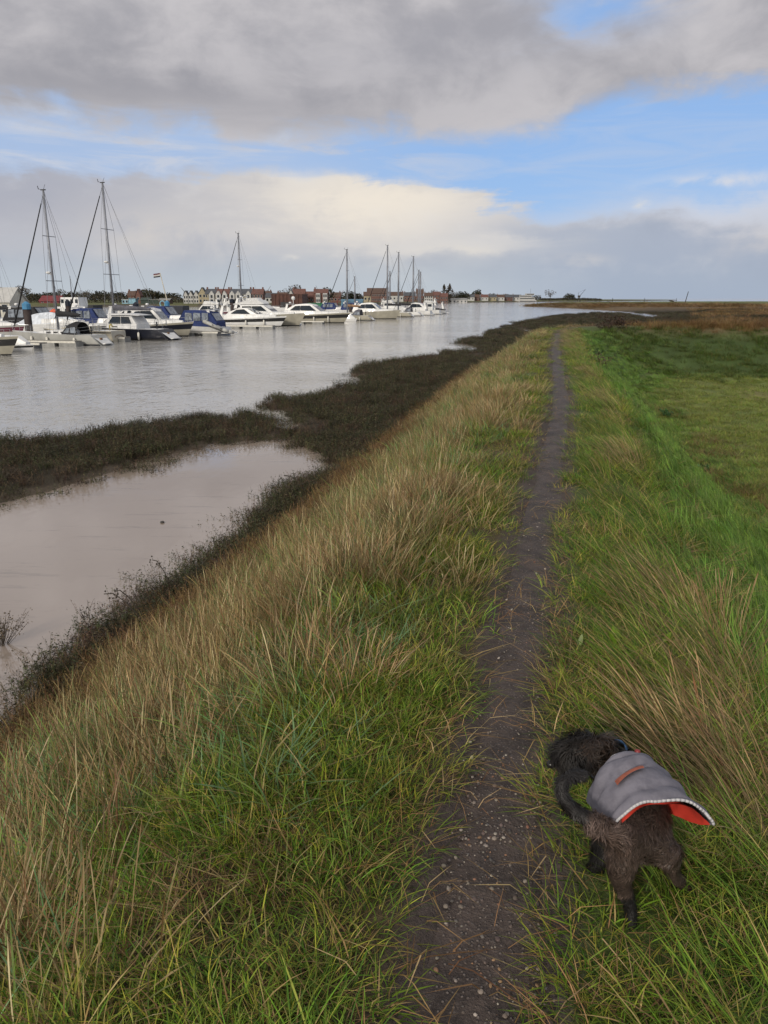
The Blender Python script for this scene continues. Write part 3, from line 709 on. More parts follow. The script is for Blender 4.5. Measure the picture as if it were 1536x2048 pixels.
def trees():
    protos = {}
    for kind, seeds in (('dark', (1, 2, 3)), ('bare', (4, 5)), ('poplar', (6,))):
        protos[kind] = [crown_mesh(kind, s) for s in seeds]
    def trunk_mesh():
        b = MB(); b.tube((0, 0, -.05), (0, 0, .42), .028, .018, 5)
        for a in range(4): b.tube((0, 0, .3), (.2 * math.cos(a * 1.7), .2 * math.sin(a * 1.7), .66), .012, .004, 4)
        o = b.build('trunk', M['bark']); me = o.data; bpy.data.objects.remove(o); return me
    tm = trunk_mesh(); name = {'dark': 'bushy_tree', 'bare': 'bare_tree', 'poplar': 'poplar_tree'}
    def tree(kind, x, dist, h, label, group, wd=1.0, k=0):
        X, Y = on_shore(x, dist); r = empty(name[kind], (X, Y, hz(X, Y) - .2)); KIDS[r.name] = []
        r.scale = (h * wd, h * wd, h); r.rotation_euler = (0, 0, random.uniform(0, 6.28)); tag(r, label, 'tree', group)
        for nm, me in (('trunk', tm), ('crown', protos[kind][k % len(protos[kind])])):
            o = bpy.data.objects.new(nm, me); C.objects.link(o); o.parent = r
    # dark treeline behind the left part of the marina
    hs = {40: 11.5, 46: 12.5, 52: 11.0}
    land = [(24, 'the clubhouse'), (66, 'the white yacht mast'), (111, 'the long red shed'), (178, 'the white workboat'), (222, 'the navy motorsailer mast'), (264, 'the blue huts'), (314, 'the dark green sheds'), (360, 'the flag pole')]
    row = []
    for k in range(34):
        x = 2 + k * 10.6 + random.uniform(-3, 3); kind = 'dark' if random.random() < .7 else 'bare'
        row.append((x, kind, random.uniform(7.5, 9.5) + (2.2 if 36 < x < 58 or 285 < x < 305 else 0), min(land, key=lambda q: abs(q[0] - x))[1]))
    seen = {}
    for k, (x, kind, h, where) in enumerate(row):
        j = seen.get((kind, where), 0); seen[(kind, where)] = j + 1
        lab = '%s %s tree from the left beyond %s' % (('first', 'second', 'third', 'fourth', 'fifth', 'sixth', 'seventh')[j], 'dark rounded' if kind == 'dark' else 'brown thin leaved', where)
        tree(kind, x, random.uniform(500, 560), h, lab, 'treeline behind the left moorings', random.uniform(.9, 1.4), k)
    for k, (x, h, lab, kind, dist) in enumerate(((588, 13, 'pale brown bare tree rising behind the black gabled cottage', 'bare', 540), (576, 11, 'low bare tree left of the black gabled cottage', 'bare', 560),
            (656, 12.5, 'dark rounded tree at the right end of the bay fronted house', 'dark', 520), (698, 11, 'dark rounded tree behind the blue boat shed', 'dark', 580), (712, 9.5, 'dark small tree at the right of the blue boat shed', 'dark', 580),
            (640, 9, 'dark tree behind the tall red brick house', 'dark', 560), (870, 13, 'bare tree behind the white terrace houses', 'bare', 860), (905, 12, 'bare tree right of the poplars', 'bare', 900),
            (919, 14, 'dark tree behind the long low white shed', 'dark', 930), (931, 12, 'small dark tree at the end of the long low white shed', 'dark', 930), (952, 18, 'broad dark tree above the distant houses', 'dark', 1050), (985, 12, 'low dark tree behind the cream distant house', 'dark', 1050),
            (1010, 12, 'low dark tree behind the slate roofed brick distant house', 'dark', 1060), (1098, 16, 'bare round tree right of the white stepped building', 'bare', 1080), (1133, 13, 'dark tree left of the dockside crane', 'dark', 1150), (1141, 12, 'dark tree next to the dockside crane', 'dark', 1150))):
        tree(kind, x, dist, h, lab, 'single trees in the far town', random.uniform(.9, 1.2), k)
    tree('poplar', 887, 800, 17.5, 'left and slightly lower of the two tall poplars', 'poplars above the town')
    tree('poplar', 898, 800, 19.5, 'right and taller of the two tall poplars', 'poplars above the town')
    tree('poplar', 893, 820, 12, 'small poplar between the two tall poplars', 'poplars above the town')
    # what reads as one mass of wood and scrub behind the houses
    V, F, K = [], [], []
    r = np.random.default_rng(99)
    for i in range(30000):
        x = r.uniform(-120, 1200); dist = (478 if x < 372 else 640) + max(0, x - 500) * .85 + r.uniform(0, 40); u = (x - 768) / FPX
        h = 7.5 * fbm(np.array([x * .035]), np.array([1.7]), 5)[0] + 2.5 + (2 if x < 250 else 0)
        if x < 372: h = h * .62
        if x > 1080: h *= .45
        if r.random() < .5: h *= .75
        p = np.array((u * dist, dist * 1.03, -1.0 + r.uniform(0, 1) ** .7 * h)); s = (.42 if x < 372 else .8) * r.uniform(.5, 1.3)
        a = r.normal(size=3); a /= np.linalg.norm(a); b = np.cross(a, r.normal(size=3)); b /= np.linalg.norm(b); k = len(V)
        V += [p - a * s, p + b * s * .6, p + a * s, p - b * s * .6]; F.append((k, k + 1, k + 2, k + 3)); c = (DARKG + BROWN)[r.integers(8)]; v = r.uniform(.6, 1.2); K += [(c[0] * v, c[1] * v, c[2] * v, 1)] * 4
    o = bpy.data.objects.new('distant_scrub', mesh_col('distant_scrub', V, F, K, M['crown'])); C.objects.link(o); tag(o, 'dark band of scrub and woodland behind the far town', 'scrub', None, 'stuff')
trees()

def marsh_posts():
    P = px(1369, 607, -1.4); r = MB()
    r.tube((0, 0, -1), (1.7, 0, 7.2), .26, .2, 7); o = r.build('beacon_post', M['post']); o.location = P; tag(o, 'tall leaning dark post on the far marsh', 'post')
    for x, y0, h, lab in ((1225, 603, 3.4, 'thin upright stake far off left of the leaning post'), (1289, 602, 3.6, 'thin upright stake between leaning post and crane'), (1353, 601, 3.5, 'thin upright stake just left of the leaning post')):
        P = px(x, y0, -1.4); o = MB().tube((0, 0, -1), (0, 0, h), .3, .25, 6).build('stake', M['post']); o.location = P; tag(o, lab, 'stake', 'stakes on the far marsh')
    P = px(1344, 604, -1.3); o = MB().tube((-3, 0, 1.4), (1.6, 0, .4), .3, .5, 6).build('driftwood', M['post']); o.location = P; tag(o, 'dark fallen timber lying left of the leaning post', 'timber')
    P = px(325, 1050, -2.75); b = MB(); b.ball((0, 0, .06), .045, 8, .6); o = b.build('stone', M['stone'], None, True); o.location = P; tag(o, 'small dark stone lying in the tidal pool', 'stone')
marsh_posts()

# ------------------------------------------------------------------ boats
def hull_grid(L, B, fs, fb, depth=.55, transom=.75, rake=.9, srake=0.0, flare=0.25, maxat=.4, n=15):
    """rows of points from keel to sheer for the port side, bow at +x, waterline at z=0; returns grid[i][j] (stations x section)"""
    g = []
    for i in range(n):
        u = i / (n - 1); x = (u - .5) * L
        if u < maxat: f = transom + (1 - transom) * math.sin(u / maxat * math.pi / 2)
        else: f = max(0.0, 1 - ((u - maxat) / (1 - maxat)) ** 2.3)
        bw = B / 2 * f; sheer = fs + (fb - fs) * u ** 1.6
        kd = depth * (1 - max(0, (u - .75) / .25) ** 2 * .9) * (.45 + .55 * min(1, u / .3))
        row = []
        for (q, zz) in ((0.02, -kd), (.55, -kd * .55), (.86 - flare * .35 * u, 0.0), (.93 - flare * .22 * u, sheer * .33), (.97 - flare * .1 * u, sheer * .66), (1.0, sheer)):
            ft = max(0, zz / max(sheer, .01)); xx = x + rake * ft * u ** 4 - rake * .35 * max(0, -zz / depth) * u ** 4 + srake * ft * (1 - u) ** 6
            y = bw * q
            row.append((xx, y, zz))
        g.append(row)
    return g
def hull_parts(root, g, m_hull, m_deck, stripe=None, boot=None):
    b = MB(); n = len(g)
    port = g; star = [[(x, -y, z) for x, y, z in r] for r in g]
    b.grid(port); b.grid(star)
    b.add(port[0] + star[0][::-1], [tuple(range(12))])
    hull = b.build('hull', m_hull, root, True)
    d = MB(); d.grid([[(r[5][0], r[5][1] * k, r[5][2] - .03 + .05 * (1 - abs(k))) for k in (-1, -.5, 0, .5, 1)] for r in g]); d.build('deck', m_deck, root)
    for nm, spec in (('stripe', stripe), ('boot_stripe', boot)):
        if spec is None: continue
        m, f0, f1 = spec; s = MB()
        for sg in (1, -1):
            rows = []
            for r in g:
                def at(f):
                    t = f * 3; k = min(2, int(t)); w = t - k; a, c = r[2 + k], r[3 + k]
                    return (a[0] + (c[0] - a[0]) * w + .012, (a[1] + (c[1] - a[1]) * w + .014) * sg, a[2] + (c[2] - a[2]) * w)
                rows.append([at(f0), at((f0 + f1) / 2), at(f1)])
            s.grid(rows)
        s.build(nm, m, root)
    return hull
def beam_at(g, x):
    for r0, r1 in zip(g[:-1], g[1:]):
        if r0[5][0] <= x <= r1[5][0]:
            t = (x - r0[5][0]) / max(1e-6, r1[5][0] - r0[5][0]); return r0[5][1] + (r1[5][1] - r0[5][1]) * t, r0[5][2] + (r1[5][2] - r0[5][2]) * t
    return g[-1][5][1], g[-1][5][2]
def house_loft(root, name, m, prof, y_in=0.0, smooth=False):
    """prof: list of (x, z, halfwidth_bottom, halfwidth_top, zb): lofted superstructure"""
    b = MB(); rows = []
    for x, z, wb, wt, zb in prof:
        rows.append([(x, -wb, zb), (x, -wt, z - .06), (x, -wt * .8, z), (x, wt * .8, z), (x, wt, z - .06), (x, wb, zb)])
    b.grid(rows); b.add(rows[0], [tuple(range(6))]); b.add(rows[-1], [tuple(range(6))])
    return b.build(name, m, root, smooth)
def side_panels(root, name, m, panels, off=.02):
    """panels: list of quads on the starboard-and-port side: ((x,z,y) * 4)"""
    for q in panels:
        for s in (1, -1):
            b = MB(); pts = [(x, s * (y + off), z) for x, z, y in q]; pin = [(x, s * (y - .03), z) for x, z, y in q]
            k = len(q); b.add(pts + pin, [tuple(range(k))] + [(i, (i + 1) % k, k + (i + 1) % k, k + i) for i in range(k)])
            b.build(name, m, root)
def rails(root, g, x0, x1, h=.6, step=1.6, wires=2, top=True):
    b = MB(); xs = [x0 + (x1 - x0) * k / max(1, round((x1 - x0) / step)) for k in range(int(round((x1 - x0) / step)) + 1)]
    for s in (1, -1):
        prev = None
        for x in xs:
            y, z = beam_at(g, x); p = (x, s * (y - .08), z); q = (x, s * (y - .08), z + h)
            b.tube(p, q, .016, .016, 4)
            if prev:
                for w in range(wires): 
                    k = (w + 1) / wires; b.tube((prev[0], prev[1], prev[2] + h * k), (x, q[1], z + h * k), .011, .011, 4)
            prev = (x, s * (y - .08), z)
    b.build('guard_rail', M['steel'], root)
def fenders(root, g, xs, side=-1, m='fender'):
    for x in xs:
        y, z = beam_at(g, x); f = MB(); yy = side * (y + .12)
        f.tube((x, yy, z * .15), (x, yy, z * .65), .12, .12, 8); f.ball((x, yy, z * .65), .12, 8); f.ball((x, yy, z * .15), .12, 8)
        o = f.build('fender', M[m], root, True); MB().tube((x, yy, z * .65), (x, yy * .97, z + .1), .012, .012, 4).build('lanyard', M['wire'], o)
def mast_rig(root, g, L, xm, zdeck, top, boom_to, cover='blackcanvas', spread=2, radar=None, genoa='blackcanvas', backstay=True, r=.085, boomz=1.3, gear=True):
    b = MB(); b.tube((xm, 0, zdeck), (xm, 0, top), r, r * .8, 8); mast = b.build('mast', M['alu'], root, True)
    if gear:
        b = MB(); b.tube((xm, 0, top), (xm + .5, 0, top + .15), .02); b.tube((xm, 0, top), (xm - .35, .1, top + .5), .015); b.box((xm, 0, top + .05), (.5, .14, .09)); b.tube((xm + .5, 0, top + .1), (xm + .5, .1, top + .4), .03)
        b.build('masthead_gear', M['black'], mast)
    hts = [zdeck + (top - zdeck) * k for k in ((.36, .68) if spread == 2 else (.5,))]
    ym = beam_at(g, xm)[0]; zs = beam_at(g, xm)[1]
    for k, h in enumerate(hts):
        w = ym * (.75 if k == 0 else .6); MB().tube((xm - .1, -w, h), (xm - .1, w, h), .035, .035, 5).build('spreader', M['alu'], mast)
    rg = MB()
    for s in (1, -1):
        pts = [(xm - .1, s * ym * .95, zs)] + [(xm - .1, s * ym * (.75 if k == 0 else .6), h) for k, h in enumerate(hts)] + [(xm, 0, top - .2)]
        rg.path(pts, .014, 4); rg.tube((xm - .5, s * ym * .95, zs), (xm, 0, hts[0] - .1), .012, .012, 4); rg.tube((xm + .3, s * ym * .9, zs), (xm, 0, hts[-1]), .012, .012, 4)
    bow = g[-1][5]; st = g[0][5]
    if backstay: rg.tube((st[0], 0, st[2]), (xm, 0, top), .014, .014, 4)
    rg.tube((boom_to, 0, zdeck + boomz), (xm - .1, 0, top - .1), .011, .011, 4)
    rg.tube((xm + .15, .1, zdeck), (xm + .12, .08, top - .4), .012, .012, 4)
    rg.build('rigging', M['wire'], root)
    f = MB(); a = Vector((bow[0] - .15, 0, bow[2])); t = Vector((xm, 0, top - .25)); p1 = a.lerp(t, .04); p2 = a.lerp(t, .93)
    f.tube(a, t, .02, .02, 4); f.tube(p1, p2, .085, .05, 7); f.build('furled_genoa', M[genoa], root, True)
    bm_ = MB(); bm_.tube((xm - .1, 0, zdeck + boomz - .1), (boom_to, 0, zdeck + boomz), .075, .06, 7); bo = bm_.build('boom', M['alu'], root, True)
    if cover:
        rows = []
        for k in range(9):
            u = k / 8; x = xm + .05 + (boom_to - xm) * u * .96; hh = .34 * (1 - u) ** .8 + .15 + .02 * math.sin(k * 2.3); z = zdeck + boomz + .02
            rows.append([(x, .16 * math.sin(t), z + hh * .5 * (1 - math.cos(t)) - .12 * (1 + math.cos(t)) * .6) for t in [2 * math.pi * q / 9 for q in range(9)]])
        c = MB(); c.grid(rows, True); c.add(rows[0], [tuple(range(9))]); c.add(rows[-1], [tuple(range(9))]); c.build('sail_cover', M[cover], bo, True)
    if radar:
        z = zdeck + (top - zdeck) * radar; q = MB(); q.ball((xm + .42, 0, z), .26, 10, .5); q.tube((xm, 0, z - .2), (xm + .42, 0, z - .1), .05); q.build('radar', M['white'], mast, True)
    return mast
def boat_root(name, label, x, y, yaw_right, L, bow_right, group=None, cat='boat', z=WATER):
    """x, y: photo point of the end nearest the channel on the waterline"""
    P = px(x, y, z); d = Vector((math.cos(YAW), math.sin(YAW), 0)); c = P - d * (L / 2)
    r = empty(name, (c.x, c.y, z), YAW + (0 if bow_right else math.pi)); KIDS[r.name] = []; tag(r, label, cat, group); return r
YAW = R(-15.6)
G_S, G_M = 'sailing yachts in the marina', 'motor cruisers in the marina'

def sailboat(x, y, L, label, hull='white', top=13.5, bow_right=False, xm=None, cover='blackcanvas', hood='blackcanvas', fs=1.0, fb=1.3, radar=None, boot='navy', transom_open=True, spread=2, stripe=None, deckhouse=False, fend=True, genoa='blackcanvas', wheel=True):
    r = boat_root('sailing_yacht', label, x, y, YAW, L, bow_right, G_S, 'sailing yacht'); B = L * .31
    g = hull_grid(L, B, fs, fb, .6, .78, L * .07, L * .10 if transom_open else .1, .12)
    hull_parts(r, g, M[hull], M['white'], stripe, (M[boot], .02, .16))
    xm = L * .06 if xm is None else xm; zd = fs + .15
    if transom_open:
        s = g[0]; b = MB()
        b.add([(s[2][0] - .03, -s[2][1] * .72, .12), (s[2][0] - .03, s[2][1] * .72, .12), (s[5][0] - .04, s[5][1] * .78, s[5][2] - .1), (s[5][0] - .04, -s[5][1] * .78, s[5][2] - .1)], [(0, 1, 2, 3)]); t = b.build('transom', M['white'], r)
        MB().box((s[4][0] - .12, .2, s[4][2] - .1), (.1, .34, .34)).build('locker_hatch', M['teak'], t)
        MB().box((s[2][0] - .05, 0, .2), (.25, s[2][1] * 1.2, .08)).build('bathing_step', M['white'], t)
    z0 = fs - .02
    if deckhouse:
        w = B * .34; hs = fs + 1.55
        house_loft(r, 'deckhouse', M['white'], [(-L * .20, fs + .55, w, w * .9, z0), (-L * .15, hs - .05, w, w * .86, z0), (L * .03, hs, w, w * .84, z0), (L * .13, fs + .62, w * .95, w * .85, z0), (L * .36, fs + .34, w * .45, w * .35, z0 + .1)])
        side_panels(r, 'window', M['glass'], [[(-L * .155, fs + .62, w), (-L * .13, hs - .22, w * .93), (-L * .06, hs - .2, w * .93), (-L * .06, fs + .6, w)], [(-L * .05, fs + .6, w), (-L * .05, hs - .2, w * .93), (L * .02, hs - .2, w * .93), (L * .065, fs + .62, w * .99)]])
        b = MB(); b.add([(L * .035, -w * .8, hs - .12), (L * .035, w * .8, hs - .12), (L * .125, w * .8, fs + .72), (L * .125, -w * .8, fs + .72)], [(0, 1, 2, 3)]); b.build('windscreen', M['glass'], r)
        house_loft(r, 'roof_visor', M['white'], [(-L * .23, hs - .02, w * 1.02, w * .95, hs - .1), (-L * .1, hs + .12, w * 1.04, w * .96, hs - .02), (L * .07, hs + .1, w * 1.02, w * .9, hs - .05)])
        side_panels(r, 'portlight', M['black'], [[(L * q, fs + .2, w * .98), (L * q, fs + .32, w * .98), (L * (q + .05), fs + .32, w * .98), (L * (q + .05), fs + .2, w * .98)] for q in (-.02, .09)], .05)
    else:
        w = B * .30
        house_loft(r, 'coachroof', M['cream' if hull == 'cream' else 'white'], [(-L * .14, fs + .46, w, w * .85, z0), (L * .05, fs + .46, w, w * .82, z0), (L * .2, fs + .3, w * .75, w * .6, z0), (L * .33, fs + .12, w * .35, w * .25, z0 + .05)])
        side_panels(r, 'portlight', M['black'], [[(L * q, fs + .17, w * .98), (L * q, fs + .29, w * .93), (L * (q + .045), fs + .29, w * .93), (L * (q + .045), fs + .17, w * .98)] for q in (-.1, -.02, .06)])
    if hood:
        xs = -L * .17; w = B * .34; rows = []
        for k, (dx, hh) in enumerate(((1.0, .42), (.55, 1.05), (-.1, 1.28), (-.75, 1.22))):
            rows.append([(xs + dx, w * math.cos(a), z0 + max(.0, math.sin(a)) ** .75 * hh) for a in [math.pi * q / 8 for q in range(9)]])
        b = MB(); b.grid(rows); h_ = b.build('sprayhood', M[hood], r)
        q = rows; s = MB()
        for sg in (1, -1):
            s.add([(xs + .72, sg * (w + .02), z0 + .22), (xs + .35, sg * (w * .95 + .03), z0 + .62), (xs + .05, sg * (w * .95 + .03), z0 + .66), (xs + .1, sg * (w + .02), z0 + .22)], [(0, 1, 2, 3)])
        s.build('vinyl_window', M['clear'], h_)
        s = MB()
        for sg in (1, -1): s.add([(xs - .02, sg * (w + .02), z0 + .2), (xs - .06, sg * (w * .93 + .04), z0 + .74), (xs - .6, sg * (w * .93 + .04), z0 + .74), (xs - .68, sg * (w + .02), z0 + .2)], [(0, 1, 2, 3)])
        s.build('vinyl_window', M['clear'], h_)
    mast_rig(r, g, L, xm, zd + (.3 if not deckhouse else .4), top, -L * (.24 if not deckhouse else .30), cover, spread, radar, genoa, True, max(.115, .0008 * r.location.y + .05), 1.35 if not deckhouse else 1.55)
    rails(r, g, -L * .42, L * .44, .6, 1.7)
    b = MB(); bow = g[-1][5]; yb, zb_ = beam_at(g, L * .42)
    for s in (1, -1): b.tube((L * .42, s * (yb - .05), zb_ + .6), (bow[0] - .1, s * .12, bow[2] + .62), .018); b.tube((bow[0] - .1, s * .12, bow[2] + .62), (bow[0] - .25, s * .1, bow[2]), .018)
    b.build('pulpit', M['steel'], r)
    b = MB(); ys, zs = beam_at(g, -L * .42)
    for s in (1, -1): b.path([(-L * .42, s * ys * .95, zs), (-L * .42, s * ys * .95, zs + .65), (-L * .465, s * ys * .8, zs + .65), (-L * .465, s * .3, zs + .65)], .018)
    b.build('pushpit', M['steel'], r)
    if fend: fenders(r, g, (-L * .25, L * .05, L * .25), 1 if not bow_right else -1)
    if wheel:
        b = MB(); pts = [(-L * .33, .38 * math.cos(a), fs + .75 + .38 * math.sin(a)) for a in [2 * math.pi * k / 12 for k in range(13)]]; b.path(pts, .02, 4); b.tube((-L * .33, 0, fs - .1), (-L * .33, 0, fs + .8), .08); b.build('steering_wheel', M['black'], r)
    return r

def cruiser(x, y, L, label, hull='white', style='sport', bow_right=True, stripe=None, fs=1.0, fb=1.7, canvas=None, deck='white', fend=(), arch=True, B=None, dome=False, shade=None):
    r = boat_root('motor_cruiser', label, x, y, YAW, L, bow_right, G_M, 'motor boat'); B = B or L * .33
    g = hull_grid(L, B, fs, fb, .5, .9, L * .10, 0.0, .35, .35)
    hull_parts(r, g, M[hull], M[deck], (M[stripe], .52, .86) if stripe else None, (M['black'], .0, .08))
    z0 = fs - .05; w = B * .42
    MB().box((-L * .5 - .45, 0, .28), (.95, B * .78, .12)).build('swim_platform', M[deck], r)
    house_loft(r, 'foredeck_cabin', M[deck], [(-L * .05, fs + .75, w, w * .9, z0), (L * .1, fs + .78, w * .95, w * .82, z0), (L * .28, fs + .74, w * .68, w * .5, z0 + .2), (L * .44, fb + .12, w * .2, w * .1, fb - .25)])
    if style == 'sport':      # long low arch with dark side glass
        hs = fs + 1.75
        house_loft(r, 'hardtop', M[deck], [(-L * .30, fs + .45, w, w * .95, z0), (-L * .22, fs + 1.15, w, w * .9, z0), (-L * .10, hs - .1, w * .98, w * .8, z0), (L * .0, hs, w * .95, w * .76, z0), (L * .05, hs - .12, w * .95, w * .75, z0), (L * .19, fs + .78, w * .8, w * .66, z0)])
        side_panels(r, 'window', M['glass'], [[(-L * .19, fs + .85, w), (-L * .10, hs - .3, w * .93), (L * .01, hs - .22, w * .9), (L * .10, fs + .82, w * .92)]], .03)
        b = MB(); b.add([(L * .055, -w * .72, hs - .14), (L * .055, w * .72, hs - .14), (L * .185, w * .64, fs + .88), (L * .185, -w * .64, fs + .88)], [(0, 1, 2, 3)]); b.build('windscreen', M['clear'], r)
    elif style == 'hardtop':
        hs = fs + 2.15
        house_loft(r, 'wheelhouse', M[deck], [(-L * .36, fs + .5, w, w * .95, z0), (-L * .31, fs + 1.3, w, w * .9, z0), (-L * .2, hs - .15, w * .98, w * .8, z0), (-L * .04, hs, w * .95, w * .76, z0), (L * .06, hs - .2, w * .92, w * .74, z0), (L * .18, fs + .78, w * .8, w * .66, z0)])
        side_panels(r, 'window', M['glass'], [[(-L * .27, fs + .95, w), (-L * .19, hs - .45, w * .93), (-L * .12, hs - .38, w * .92), (-L * .12, fs + .95, w * .97)], [(-L * .11, fs + .95, w * .97), (-L * .11, hs - .38, w * .92), (L * .03, hs - .36, w * .88), (L * .12, fs + .9, w * .9)]], .03)
        b = MB(); b.add([(L * .065, -w * .72, hs - .26), (L * .065, w * .72, hs - .26), (L * .175, w * .64, fs + .88), (L * .175, -w * .64, fs + .88)], [(0, 1, 2, 3)]); b.build('windscreen', M['clear'], r)
    elif style == 'fly':
        hs = fs + 1.95
        house_loft(r, 'saloon', M[deck], [(-L * .28, hs - .05, w, w * .9, z0), (-L * .02, hs, w, w * .86, z0), (L * .05, hs - .1, w * .97, w * .84, z0), (L * .17, fs + .8, w * .85, w * .72, z0)])
        side_panels(r, 'window', M['glass'], [[(-L * .25, fs + .95, w), (-L * .25, hs - .3, w * .95), (-L * .12, hs - .28, w * .93), (-L * .12, fs + .95, w * .98)], [(-L * .11, fs + .95, w * .98), (-L * .11, hs - .28, w * .93), (L * .02, hs - .26, w * .92), (L * .1, fs + .92, w * .94)]], .03)
        b = MB(); b.add([(L * .055, -w * .78, hs - .16), (L * .055, w * .78, hs - .16), (L * .16, w * .68, fs + .9), (L * .16, -w * .68, fs + .9)], [(0, 1, 2, 3)]); b.build('windscreen', M['glass'], r)
        house_loft(r, 'flybridge', M[deck], [(-L * .38, hs + .12, w * .96, w, hs - .02), (-L * .2, hs + .62, w * .9, w * .98, hs), (-L * .02, hs + .72, w * .85, w * .9, hs), (L * .045, hs + .15, w * .6, w * .7, hs)])
        b = MB()
        for s in (1, -1): b.tube((-L * .37, s * w * .9, hs), (-L * .37, s * w * .9, fs), .04)
        b.build('overhang_post', M['steel'], r)
    elif style == 'canopy':   # cockpit tent
        cm = M[canvas]; hs = fs + 2.0
        house_loft(r, 'canopy', cm, [(-L * .44, fs + .55, w * .95, w * .9, z0), (-L * .36, hs - .25, w, w * .9, z0), (-L * .2, hs, w, w * .9, z0), (L * .0, hs, w, w * .86, z0), (L * .07, fs + .95, w * .96, w * .86, z0), (L * .1, fs + .7, w * .9, w * .8, z0)])
        pan = []
        for a, b_ in ((-.34, -.25), (-.235, -.13), (-.115, -.02)): pan.append([(L * a, fs + .75, w * .99), (L * (a + .004), hs - .35, w * .95), (L * (b_ - .004), hs - .3, w * .95), (L * b_, fs + .75, w * .99)])
        side_panels(r, 'vinyl_window', M['clear'], pan, .03)
        b = MB(); b.add([(-L * .425, -w * .7, fs + .75), (-L * .425, w * .7, fs + .75), (-L * .365, w * .7, hs - .4), (-L * .365, -w * .7, hs - .4)], [(0, 1, 2, 3)]); o = b.build('vinyl_window', M['clear'], r); o.location = (-.06, 0, .03)
        b = MB(); b.add([(L * .01, -w * .75, hs - .12), (L * .01, w * .75, hs - .12), (L * .085, w * .7, fs + .85), (L * .085, -w * .7, fs + .85)], [(0, 1, 2, 3)]); o = b.build('windscreen', M['clear'], r); o.location = (.06, 0, .03)
    elif style == 'open':
        hs = fs + 1.3
        b = MB(); rows = [[(L * .16 - .25 * (1 - k), -w * .7 * (1.05 - .1 * k), fs + .7 + .55 * k) for k in (0, 1)], [(L * .19 - .25 * 0, 0, fs + .7 + .5 * 0) if k == 0 else (L * .12, 0, fs + 1.3) for k in (0, 1)], [(L * .16 - .25 * (1 - k), w * .7 * (1.05 - .1 * k), fs + .7 + .55 * k) for k in (0, 1)]]
        b.grid(rows); b.build('windscreen', M['clear'], r)
        house_loft(r, 'cockpit_cover', M[canvas or 'tarp'], [(-L * .46, fs + .25, w, w * .9, z0), (-L * .2, fs + .55, w, w * .7, z0), (L * .08, fs + .85, w, w * .75, z0)])
    if arch:
        b = MB(); a = -L * .30; hs2 = fs + 2.0 + (.9 if style == 'fly' else 0)
        for s in (1, -1): b.add([(a - .9, s * w * .95, fs + (1.3 if style == 'fly' else .4)), (a - .35, s * w * .95, fs + (1.3 if style == 'fly' else .4)), (a - .1, s * w * .8, hs2), (a - .45, s * w * .8, hs2)], [(0, 1, 2, 3)])
        b.box((a - .27, 0, hs2 + .04), (.5, w * 1.7, .1)); ar = b.build('radar_arch', M[deck], r)
        q = MB(); q.ball((a - .27, 0, hs2 + .3), .26, 10, .6); q.build('radar_dome', M['white'], ar, True)
        MB().tube((a - .3, w * .5, hs2), (a - .7, w * .5, hs2 + 1.8), .02, .01, 4).build('aerial', M['wire'], ar)
    if dome:
        q = MB(); q.tube((-L * .27, 0, fs + 2.1), (-L * .27, 0, fs + 2.9), .06); q.ball((-L * .27, 0, fs + 3.1), .38, 10, 1.0); q.build('satellite_dome', M['white'], r, True)
    rails(r, g, L * .02, L * .49, .55, 1.3, 1)
    if fend: fenders(r, g, [L * f for f in fend], -1 if bow_right else 1)
    return r

def dinghy(loc, rz, tilt, label, L=2.7, name='inflatable_dinghy', m='hypalon', group=None, roll=0.0):
    r = empty(name, loc); r.rotation_euler = (roll, tilt, rz); KIDS[r.name] = []; tag(r, label, 'dinghy', group)
    b = MB(); w = .62; pts = [(-L / 2, -w, 0), (L * .15, -w, 0), (L * .36, -w * .75, .05), (L * .5, -.2, .16), (L * .5, .2, .16), (L * .36, w * .75, .05), (L * .15, w, 0), (-L / 2, w, 0)]
    b.path(pts, .2, 10)
    for p in pts: b.ball(p, .2, 10)
    b.build('tube', M[m], r, True)
    MB().box((-.05, 0, -.1), (L * .85, 1.0, .06)).build('floor', M['greycanvas'], r); MB().box((-L * .46, 0, .05), (.06, 1.0, .4)).build('transom_board', M['white'], r)
    for x in (-L * .2, L * .1):
        for s in (1, -1): MB().box((x, s * (w + .19), .05), (.2, .05, .1)).build('handle', M['black'], r)
    return r

